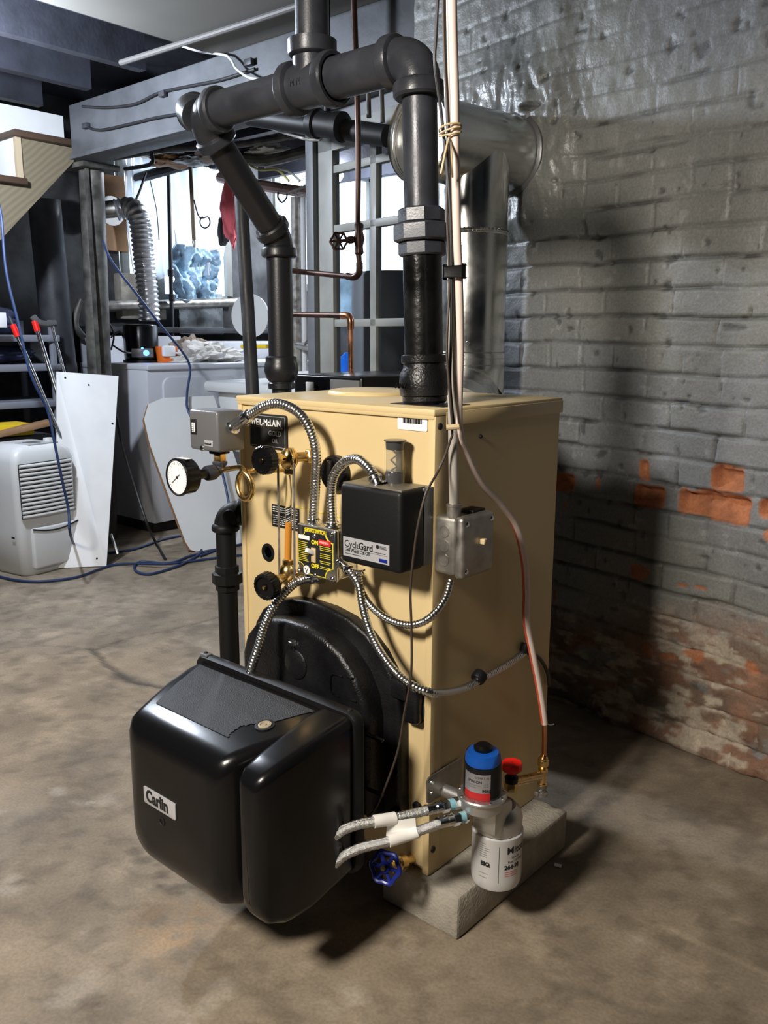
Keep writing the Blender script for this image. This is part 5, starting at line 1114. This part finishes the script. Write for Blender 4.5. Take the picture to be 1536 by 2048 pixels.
# grey tank and jugs behind the door glass
t_ = WP((WL(775, 600)-W0).dot(WD)+.0, 0, -.40); g_ = WL(775, 545, -.40)
tk = thing('grey_tank', 'grey cylindrical tank behind the right panes of the glazed door', 'tank', (g_.x, g_.y, 0))
obj('tank_body', lathe([(.16, 0), (.17, .01), (.17, g_.z-.02), (.16, g_.z-.004), (.001, g_.z)], (g_.x+.03, g_.y, 0), (0, 0, 1), 40), mat('tank_grey', (.10, .105, .11), .5, vary=.1), tk)
q0 = WL(683, 780, -.5)
tag(obj('storage_table', box((q0.x-.25, q0.y-.1, .0), (q0.x+.16, q0.y+.35, WL(690, 745, -.5).z), .01), 'wplast'), 'pale cabinet behind the left panes of the glazed door', 'cabinet')
zz = WL(690, 745, -.5).z
for k, (dx, m_, h_, l_) in enumerate(((-.10, 'bpack', .20, 'blue and white packet behind the door glass'), (.01, 'bluep', .09, 'blue tub behind the door glass'), (.04, 'yell', .14, 'yellow jug behind the door glass'))):
    tag(obj('storage_packet', lathe([(.05, 0), (.055, .01), (.055, h_*.7), (.03, h_*.85), (.02, h_)], (q0.x+dx, q0.y-.02+.06*k, zz+.001), (0, 0, 1), 20), m_), l_, 'packet')
tag(obj('hung_sheet', box(WL(664, 640, -.9), WL(735, 545, -.93), .004), 'bpack'), 'pale blue plastic sheet behind the middle left panes', 'sheet')

# dryer vent hose
vh = thing('vent_hose', 'silver corrugated dryer hose bending down to the lint box', 'hose', PX(290, 640, x=-3.1))
vpts = [PX(232, 420, x=-3.16), PX(255, 416, x=-3.12), PX(272, 425, x=-3.06), PX(281, 455, x=-3.04), PX(288, 520, x=-3.03), PX(296, 590, x=-3.03), PX(299, 642, x=-3.03)]
def rf(s, a): return .058*(1+.09*math.sin(2*PI*s/.026))
obj('corrugated_hose', tube(vpts, .058, 24, .0045, rf=rf), mat('foil_hose', (.72, .72, .74), .32, metal=.75), vh)
obj('wall_pipe', cyl(PX(205, 420, x=-3.22), PX(240, 417, x=-3.15), .048, seg=24), 'dullst', vh); 
wr = PX(222, 422, x=-3.40); obj('wall_ring', lathe([(.05, 0), (.085, .004), (.085, .012)], wr, (1, .0, 0), 28), 'white', vh)
lbx = thing('lint_box', 'black rounded lint box with glowing blue light on the dryer', 'lint box', (-2.98, 1.66, HD))
a = PX(283, 712, x=-2.98)
cxb, cyb = -2.98, PX(283, 700, x=-2.98).y
obj('housing', lathe([(.090, 0), (.096, .01), (.097, .03), (.097, .19), (.090, .20), (.06, .204), (.055, .195)], (cxb, cyb, HD+.012), (0, 0, 1), 12), 'blk', lbx); obj('foot', cyl((cxb, cyb, HD), (cxb, cyb, HD+.014), .105, seg=32), 'matte', lbx)
dc = (CAM-Vector((cxb, cyb, 1.0))); dc.z = 0; dc.normalize(); sdv = Vector((-dc.y, dc.x, 0))
obj('light_panel', obox(Vector((cxb, cyb, HD+.03))+dc*.088-sdv*.055, sdv*.12, dc*.012, (0, 0, .05), .003), 'grey', lbx)
obj('blue_light', lathe([(.016, 0), (.014, .004), (.001, .006)], Vector((cxb, cyb, HD+.055))+dc*.1+sdv*.025, dc, 20), 'led', lbx); obj('blue_light', lathe([(.007, 0), (.001, .004)], Vector((cxb, cyb, HD+.08))+dc*.097+sdv*.005, dc, 12), 'led', lbx)
oc = PX(333, 700, x=-2.86); ot = thing('orange_tub', 'orange tub with white label on the dryer', 'tub', (oc.x, oc.y, HD))
obj('tub', lathe([(.052, 0), (.056, .006), (.062, .085), (.064, .087), (.060, .09)], (oc.x, oc.y, HD+.001), (0, 0, 1), 20), 'orange', ot); obj('label', box((oc.x+.035, oc.y-.062, HD+.035), (oc.x+.066, oc.y+.02, HD+.095), .01), 'paper', ot)
p = PX(380, 682, x=-2.95); tag(obj('cloth_pile', lump((p.x, p.y, HD+.03), (.11, .12, .10), 21, 5, .45, HD+.002, 1.6), 'brcloth'), 'brown towel heaped on the dryer beside the orange tub', 'cloth')
p = PX(410, 692, x=-2.85); tag(obj('cloth_pile', lump((p.x, p.y, HD+.02), (.13, .22, .085), 27, 5, .5, HD+.002, 1.6), 'cloth'), 'off-white laundry heap spreading over the dryer top', 'cloth')
for k in range(3): line('appliance_cord', ('black cord curling on the dryer top', 'black cord crossing behind the lint box', 'thin black cord by the steel post')[k], 'cord', [[PX(225, 690, x=-2.9), PX(245, 703, x=-2.85), PX(262, 706, x=-2.85)], [PX(222, 675, x=-3.1), PX(240, 662, x=-3.1), PX(252, 690, x=-3.05)], [PX(215, 640, x=-3.0), PX(228, 668, x=-3.0), PX(222, 700, x=-3.0)]][k], .005, 'bcord')

# steel post and cast stacks
pt = thing('steel_post', 'dirty grey steel post holding up the beam end', 'post', (-2.52, 1.30, 0))
pxx = PX(180, 300, y=1.30); pbx = PX(188, 745, y=1.30)
obj('column', cyl((pbx.x+.02, 1.30, 0), (pxx.x, 1.30, 1.88), .060, seg=32), 'rust', pt); obj('edge_angle', box((pxx.x+.045, 1.235, .0), (pxx.x+.062, 1.25, 1.88)), 'rust', pt); obj('head_plate', box((pxx.x-.09, 1.2, 1.88), (pxx.x+.10, 1.4, 1.905)), 'rust', pt)
line('soil_stack', 'thick black iron stack left of the steel post', 'pipe', [PX(88, 400, x=-3.2), PX(118, 700, x=-3.2)+Vector((0, 0, 0)), PX(125, 760, x=-3.2), Vector((-3.2, PX(125, 760, x=-3.2).y, 0))], .085, 'stack', seg=24)
line('trap_pipe', 'dark curved trap pipe between the stack and the post', 'pipe', [PX(162, 600, x=-3.2), PX(152, 630, x=-3.2), PX(152, 655, x=-3.2), PX(168, 675, x=-3.2)], .020, 'rust', seg=14)
# stairs
XS = -2.66
S_ = [PX(a, b, x=XS) for a, b in ((-60, 262), (40, 262), (155, 300), (158, 312), (-10, 492), (-80, 545))]
ss_ = thing('basement_stair', 'pine stair stringer with dark treads and white risers', 'stair', (XS, S_[4].y, S_[4].z))
def yz(p): return (p.y, p.z)
A_ = PX(-60, 300, x=XS); T1 = PX(140, 291, x=XS); T0 = PX(32, 262, x=XS); L0_ = PX(-50, 385, x=XS); E1 = PX(152, 296, x=XS); E2 = PX(156, 316, x=XS); G1 = PX(-60, 545, x=XS); N1 = PX(48, 366, x=XS); N0 = PX(48, 288, x=XS)
poly = [yz(PX(44, 368, x=XS)), yz(PX(40, 276, x=XS)), yz(PX(146, 296, x=XS)), yz(PX(158, 312, x=XS)), yz(PX(-60, 545, x=XS)), yz(PX(-60, 355, x=XS))]
obj('stringer', prism(poly, (XS, 0, 0), (0, 1, 0), FZ, (-.04, 0, 0)), 'wood', ss_)
a, b = PX(38, 268, x=XS+.02), PX(148, 292, x=XS+.02); obj('tread', obox((XS-.9, a.y-.03, a.z-.012), (.94, 0, 0), (0, b.y-a.y+.03, 0), (0, 0, .028), .003), 'dwood', ss_)
a2, b2 = PX(-50, 352, x=XS+.02), PX(52, 365, x=XS+.02); obj('tread', obox((XS-.9, a2.y-.03, b2.z-.012), (.94, 0, 0), (0, b2.y-a2.y+.03, 0), (0, 0, .028), .003), 'dwood', ss_)
obj('riser', box((XS-.88, a.y-.012, b2.z), (XS+.004, a.y+.004, a.z-.01)), 'white', ss_)
obj('corner_strip', box((XS-.01, a.y-.016, b2.z+.014), (XS+.01, a.y+.012, a.z-.012)), mat('light_pine', (.45, .36, .24), .5), ss_)
p0 = PX(0, 270, x=XS-.25); p1 = PX(125, 222, x=XS-.25)
struct('trim_4', box((XS-.27, -.4, p0.z-.05), (XS-.25, p1.y, 2.17)), 'white', 'white panel behind the top of the stairs')

# shelf unit under the stairs
XF = -2.95
sh = thing('shelf_unit', 'grey plastic shelf unit in the shadow under the stairs', 'shelf', (XF-.2, .9, 0))
ye = PX(122, 700, x=XF).y
for k, py in enumerate((670, 728, 800)):
    z_ = PX(110, py, x=XF).z; obj('shelf_board', box((XF-.40, ye-.95, z_-.035), (XF, ye, z_), .006), 'shelf', sh)
for yy in (ye-.03, ye-.92):
    for xx in (XF-.37, XF-.03): obj('leg', cyl((xx, yy, 0), (xx, yy, PX(110, 640, x=XF).z), .018), 'shelf', sh)
z_ = PX(110, 670, x=XF).z; tag(obj('dark_bundle', lump((XF-.2, ye-.35, z_+.075), (.13, .22, .07), 33, 4, .3, z_+.001), 'navy'), 'dark folded clothes on the top of the shelf unit', 'clothes')
z_ = PX(110, 728, x=XF).z; tag(obj('dark_bundle', lump((XF-.2, ye-.30, z_+.05), (.13, .24, .045), 35, 4, .2, z_+.001), 'navy'), 'dark navy cloth on the middle shelf', 'clothes')
p0 = PX(-12, 655, x=-2.8); p1 = PX(12, 625, x=-2.8); tag(obj('blue_card', box((-2.81, p0.y, p0.z), (-2.80, p1.y, p1.z), .001), 'white'), 'white card with blue edge at the left edge of the picture', 'card')
z_ = .40; a = PX(0, 865, x=-2.75); b = PX(62, 848, x=-2.75)
tag(obj('yellow_box', box((-2.9, a.y-.25, a.z-.02), (-2.72, b.y, b.z+.005), .004), 'yell'), 'yellow box lying behind the dehumidifier', 'box')
tag(obj('timber_plank', obox(PX(-20, 880, x=-2.68), PX(112, 850, x=-2.62)-PX(-20, 880, x=-2.68), (-.08, 0, 0), (0, 0, .025), .003), 'card'), 'brown plank lying between dehumidifier and shelf unit', 'plank')
tag(obj('plank_support', box((-2.92, a.y-.3, 0), (-2.70, b.y+.1, a.z-.025), .004), 'stack'), 'dark low box supporting the yellow box', 'box')
# crutches
def crutch(label, top, bot, tip2=None, pad=True, mats='chrome'):
    c_ = thing('crutch', label, 'crutch', bot, 'crutches leaning beside the white board')
    d = (top-bot).normalized(); sd = Vector((0, 1, 0)); 
    return c_, d
t1, b1_ = PX(28, 655, x=-2.62), PX(105, 835, x=-2.50); d1_ = (b1_-t1); e1_ = t1+d1_*1.9
c_ = thing('crutch', 'aluminium crutch with red tip, left of the pair', 'crutch', e1_, 'crutches leaning beside the white board')
obj('tube', tube([t1, t1+d1_*1.0, e1_], .010, 12, .05), 'chrome', c_); obj('red_sleeve', tube([t1-d1_*.03, t1+d1_*.10], .014, 12, .02), 'redp', c_); obj('grey_end', tube([t1-d1_*.12, t1-d1_*.03], .008, 8, .02), 'stack', c_)
t2, b2_ = PX(70, 645, x=-2.66), PX(112, 780, x=-2.58); d2_ = b2_-t2
c_ = thing('crutch', 'aluminium crutch with grey underarm pad, right of the pair', 'crutch', b2_+d2_, 'crutches leaning beside the white board')
obj('tube', tube([t2, b2_, b2_+d2_*1.2], .011, 12, .05), 'chrome', c_); obj('red_sleeve', tube([t2-d2_*.02, t2+d2_*.13], .015, 12, .02), 'redp', c_)
t3 = PX(103, 650, x=-2.66); obj('tube', tube([t3, PX(131, 755, x=-2.60), PX(150, 830, x=-2.55)], .008, 12, .05), 'chrome', c_)
obj('underarm_pad', tube([PX(66, 633, x=-2.66), PX(76, 644, x=-2.66), PX(92, 648, x=-2.66), PX(111, 646, x=-2.66)], .016, 12, .02), 'grey', c_)
# white board leaning on the post
B_ = [PX(113, 743, x=-2.42), PX(237, 752, x=-2.44), PX(213, 1132, z=0.002), PX(160, 1124, z=0.002)]
def quad_board(P4, t, m_, mb=None):
    n_ = (P4[1]-P4[0]).cross(P4[3]-P4[0]).normalized()
    mb = mb or MB(); N_ = 14; vs = []; fs = []
    vs = [p for p in P4]+[p+n_*t for p in P4]; fs = [(0, 1, 2, 3), (7, 6, 5, 4), (0, 4, 5, 1), (1, 5, 6, 2), (2, 6, 7, 3), (3, 7, 4, 0)]
    return mb.add(vs, fs)
yR = PX(213, 1132, z=.004); yTR = PX(237, 752, x=yR.x-.26); yTL = PX(113, 743, x=yR.x-.34); dBL = PX(113, 1115, x=yR.x-.14)
dBL.z = .004
wb = thing('white_board', 'tall white painted board leaning behind the dehumidifier', 'board', yR)
obj('panel', quad_board([yTL, yTR, yR, dBL], .014, 0), 'white', wb)
mb = MB(); d_ = (yR-yTR); n_ = Vector((-.9, .35, .1)).normalized()
obj('bare_edge', obox(yTR+Vector((-.001, .001, 0)), d_, Vector((-.014, .006, 0)), Vector((0, .004, 0))), 'ink', wb)
for (u, v) in ((.52, .06), (.14, .03), (.95, .26), (.83, .60), (.80, .96)):
    p = yTL.lerp(yTR, u).lerp(dBL.lerp(yR, u), v); obj('nail_hole', lathe([(.005, 0), (.001, .003)], p+Vector((.003, -.003, .001)), (1, -.6, .3), 8), 'ink', wb)
line('steel_rod', 'short bright rod leaning at the foot of the white board', 'rod', [PX(222, 1068, x=-2.35), PX(235, 1108, x=-2.30)], .008, 'chrome')
# rounded counter board leaning on the dryer
k = thing('counter_board', 'white laminate board with rounded corner leaning on the dryer front', 'board', PX(378, 1105, z=0))
u0 = PX(378, 1106, z=.003); u1 = PX(520, 1082, z=.003); 
topz = PX(360, 795, x=u0.x-.35).z; back = Vector((-.33, .0, 0))
ax_ = (u1-u0); Lb = ax_.length+.02; ax_.normalize(); azv = Vector((-.36, -.02, topz)); H_ = azv.length; azv.normalize()
nn = ax_.cross(azv).normalized()
poly = [(.04, 0), (Lb, 0), (Lb, H_), (.14, H_), (.05, H_-.03), (.0, H_-.11), (-.015, H_-.25), (0, .06), (.012, .015)]
obj('laminate', prism(poly, u0, ax_, azv, nn*.003), 'wplast', k); obj('core', prism(poly, u0-nn*.022, ax_, azv, nn*.022), 'card', k)

# dehumidifier
P0 = PX(47, 1158, z=0); P1 = PX(164, 1127, z=0); Pw = (P1-P0); wd_ = Pw.length; axd = Pw.normalized(); ayd = Vector((axd.y, -axd.x, 0)); 
ayd = -Vector((-axd.y, axd.x, 0)) if False else Vector((-axd.y, axd.x, 0)); hD = PX(40, 900, x=P0.x).z
dh = thing('dehumidifier', 'white portable dehumidifier with slatted front grille', 'dehumidifier', P0+axd*wd_/2+ayd*.15)
def D(u, v, z): return P0+axd*u+ayd*v+Vector((0, 0, z))
depth = .30
def dsec(z, ins, r=.035):
    out = []
    for cx, cy, a0 in ((wd_-ins-r, depth-ins-r, 0), (ins+r, depth-ins-r, 90), (ins+r, ins*.6+r, 180), (wd_-ins-r, ins*.6+r, 270)):
        for q in range(6):
            a = math.radians(a0+90*q/5); out.append(D(cx+r*math.cos(a), cy+r*math.sin(a), z))
    return out
wd2 = wd_
mb = loft([dsec(.0, .03), dsec(.02, .016), dsec(.20, .006), dsec(.42, .0), dsec(hD-.06, .0), dsec(hD-.02, .012), dsec(hD, .035), dsec(hD+.012, .06)])
obj('body', mb, 'wplast', dh, 40)
gb = obj('grille_recess', obox(D(.018, -.003, .27), axd*(wd_-.045), ayd*.006, (0, 0, hD-.335), .002), 'ink', dh)
nsl = 13
mb = MB()
for i in range(nsl):
    z = .28+i*(hD-.355)/(nsl-1)
    pts_ = [D(.02+(wd_-.05)*q/8, -.004-.010*math.sin(PI*q/8), z) for q in range(9)]
    tube(pts_, .0075, 8, mb=mb, sm=False)
obj('grille', mb, 'wplast', dh)
obj('bucket_front', obox(D(.06, -.012, .03), axd*(wd_-.075), ayd*.03, (0, 0, .19), .01, 3), 'wplast', dh)
obj('bucket_grip', tube([D(.06+(wd_-.075)*q/8, -.012, .218-.02*math.sin(PI*q/8)) for q in range(9)], .004, 6), 'ink', dh)
obj('top_panel', obox(D(.10, .03, hD+.006), axd*.16, ayd*.10, (0, 0, .010), .003), mat('panel_grey', (.40, .41, .41), .4), dh); obj('dial', lathe([(.022, 0), (.020, .014), (.001, .016)], D(.235, .07, hD+.016), (0, 0, 1), 20), 'wplast', dh)
obj('display', obox(D(.12, .045, hD+.0155), axd*.06, ayd*.06, (0, 0, .002)), 'grey', dh)
obj('brake_mark', obox(D(-.0015, .04, .18), axd*.002, ayd*.02, (0, 0, .008)), 'ink', dh)

# blue extension cords
def cordp(name, label, P4, r=.006, material='cord', group='blue extension cords'): return line(name, label, 'cord', P4, r, material, group, 8, .02)
cordp('extension_cord', 'blue cord hanging from the stairs past the crutches and dehumidifier', [PX(-12, 380, x=-2.3), PX(2, 430, x=-2.25), PX(12, 540, x=-2.2), PX(35, 640, x=-2.15), PX(62, 750, x=-2.1), PX(95, 820, x=-2.08), PX(108, 880, x=-2.05), PX(122, 950, x=-2.03), PX(137, 1020, x=-2.02), PX(140, 1065, x=-2.01), PX(155, 1097, z=.03), PX(190, 1106, z=.008), PX(260, 1100, z=.008), PX(330, 1078, z=.008), PX(375, 1072, z=.008), PX(400, 1090, z=.008), PX(398, 1108, z=.008), PX(360, 1130, z=.008), PX(300, 1148, z=.008), PX(270, 1140, z=.008), PX(280, 1124, z=.008), PX(340, 1126, z=.008), PX(380, 1112, z=.008), PX(440, 1098, z=.008), PX(500, 1085, z=.008)])
cordp('extension_cord', 'blue cord lying along the floor from the left to the loops', [PX(-20, 1148, z=.008), PX(30, 1160, z=.008), PX(80, 1163, z=.008), PX(150, 1155, z=.008), PX(200, 1138, z=.008), PX(240, 1128, z=.008), PX(330, 1128, z=.02), PX(370, 1124, z=.008), PX(430, 1116, z=.008), PX(500, 1108, z=.008)])
cordp('extension_cord', 'blue cord draped across the dryer front from the wall', [PX(206, 482, x=-2.56), PX(225, 525, x=-2.52), PX(275, 590, x=-2.48), PX(325, 655, x=-2.46), PX(362, 700, x=-2.45), PX(380, 735, x=-2.45), PX(374, 790, x=-2.42), PX(380, 830, x=-2.36), PX(430, 900, x=-2.25), PX(448, 960, x=-2.18), PX(460, 1020, x=-2.1), PX(466, 1060, x=-2.06), PX(455, 1092, z=.008), PX(400, 1112, z=.008)], .0065)
line('power_cord', 'black cord running down beside the white board to the floor', 'cord', [PX(232, 830, x=-2.5), PX(248, 900, x=-2.45), PX(272, 980, x=-2.4), PX(295, 1050, x=-2.3), PX(312, 1086, z=.008), PX(330, 1118, z=.008)], .007, 'bcord')
p = PX(1108, 1733, z=0); tag(obj('paper_scrap', obox(p, (.014, .004, 0), (-.004, .010, .0), (0, 0, .002)), 'paper'), 'tiny white scrap on the floor beside the block', 'scrap')
for (a_, b_) in ((1185, 1000), ): pass
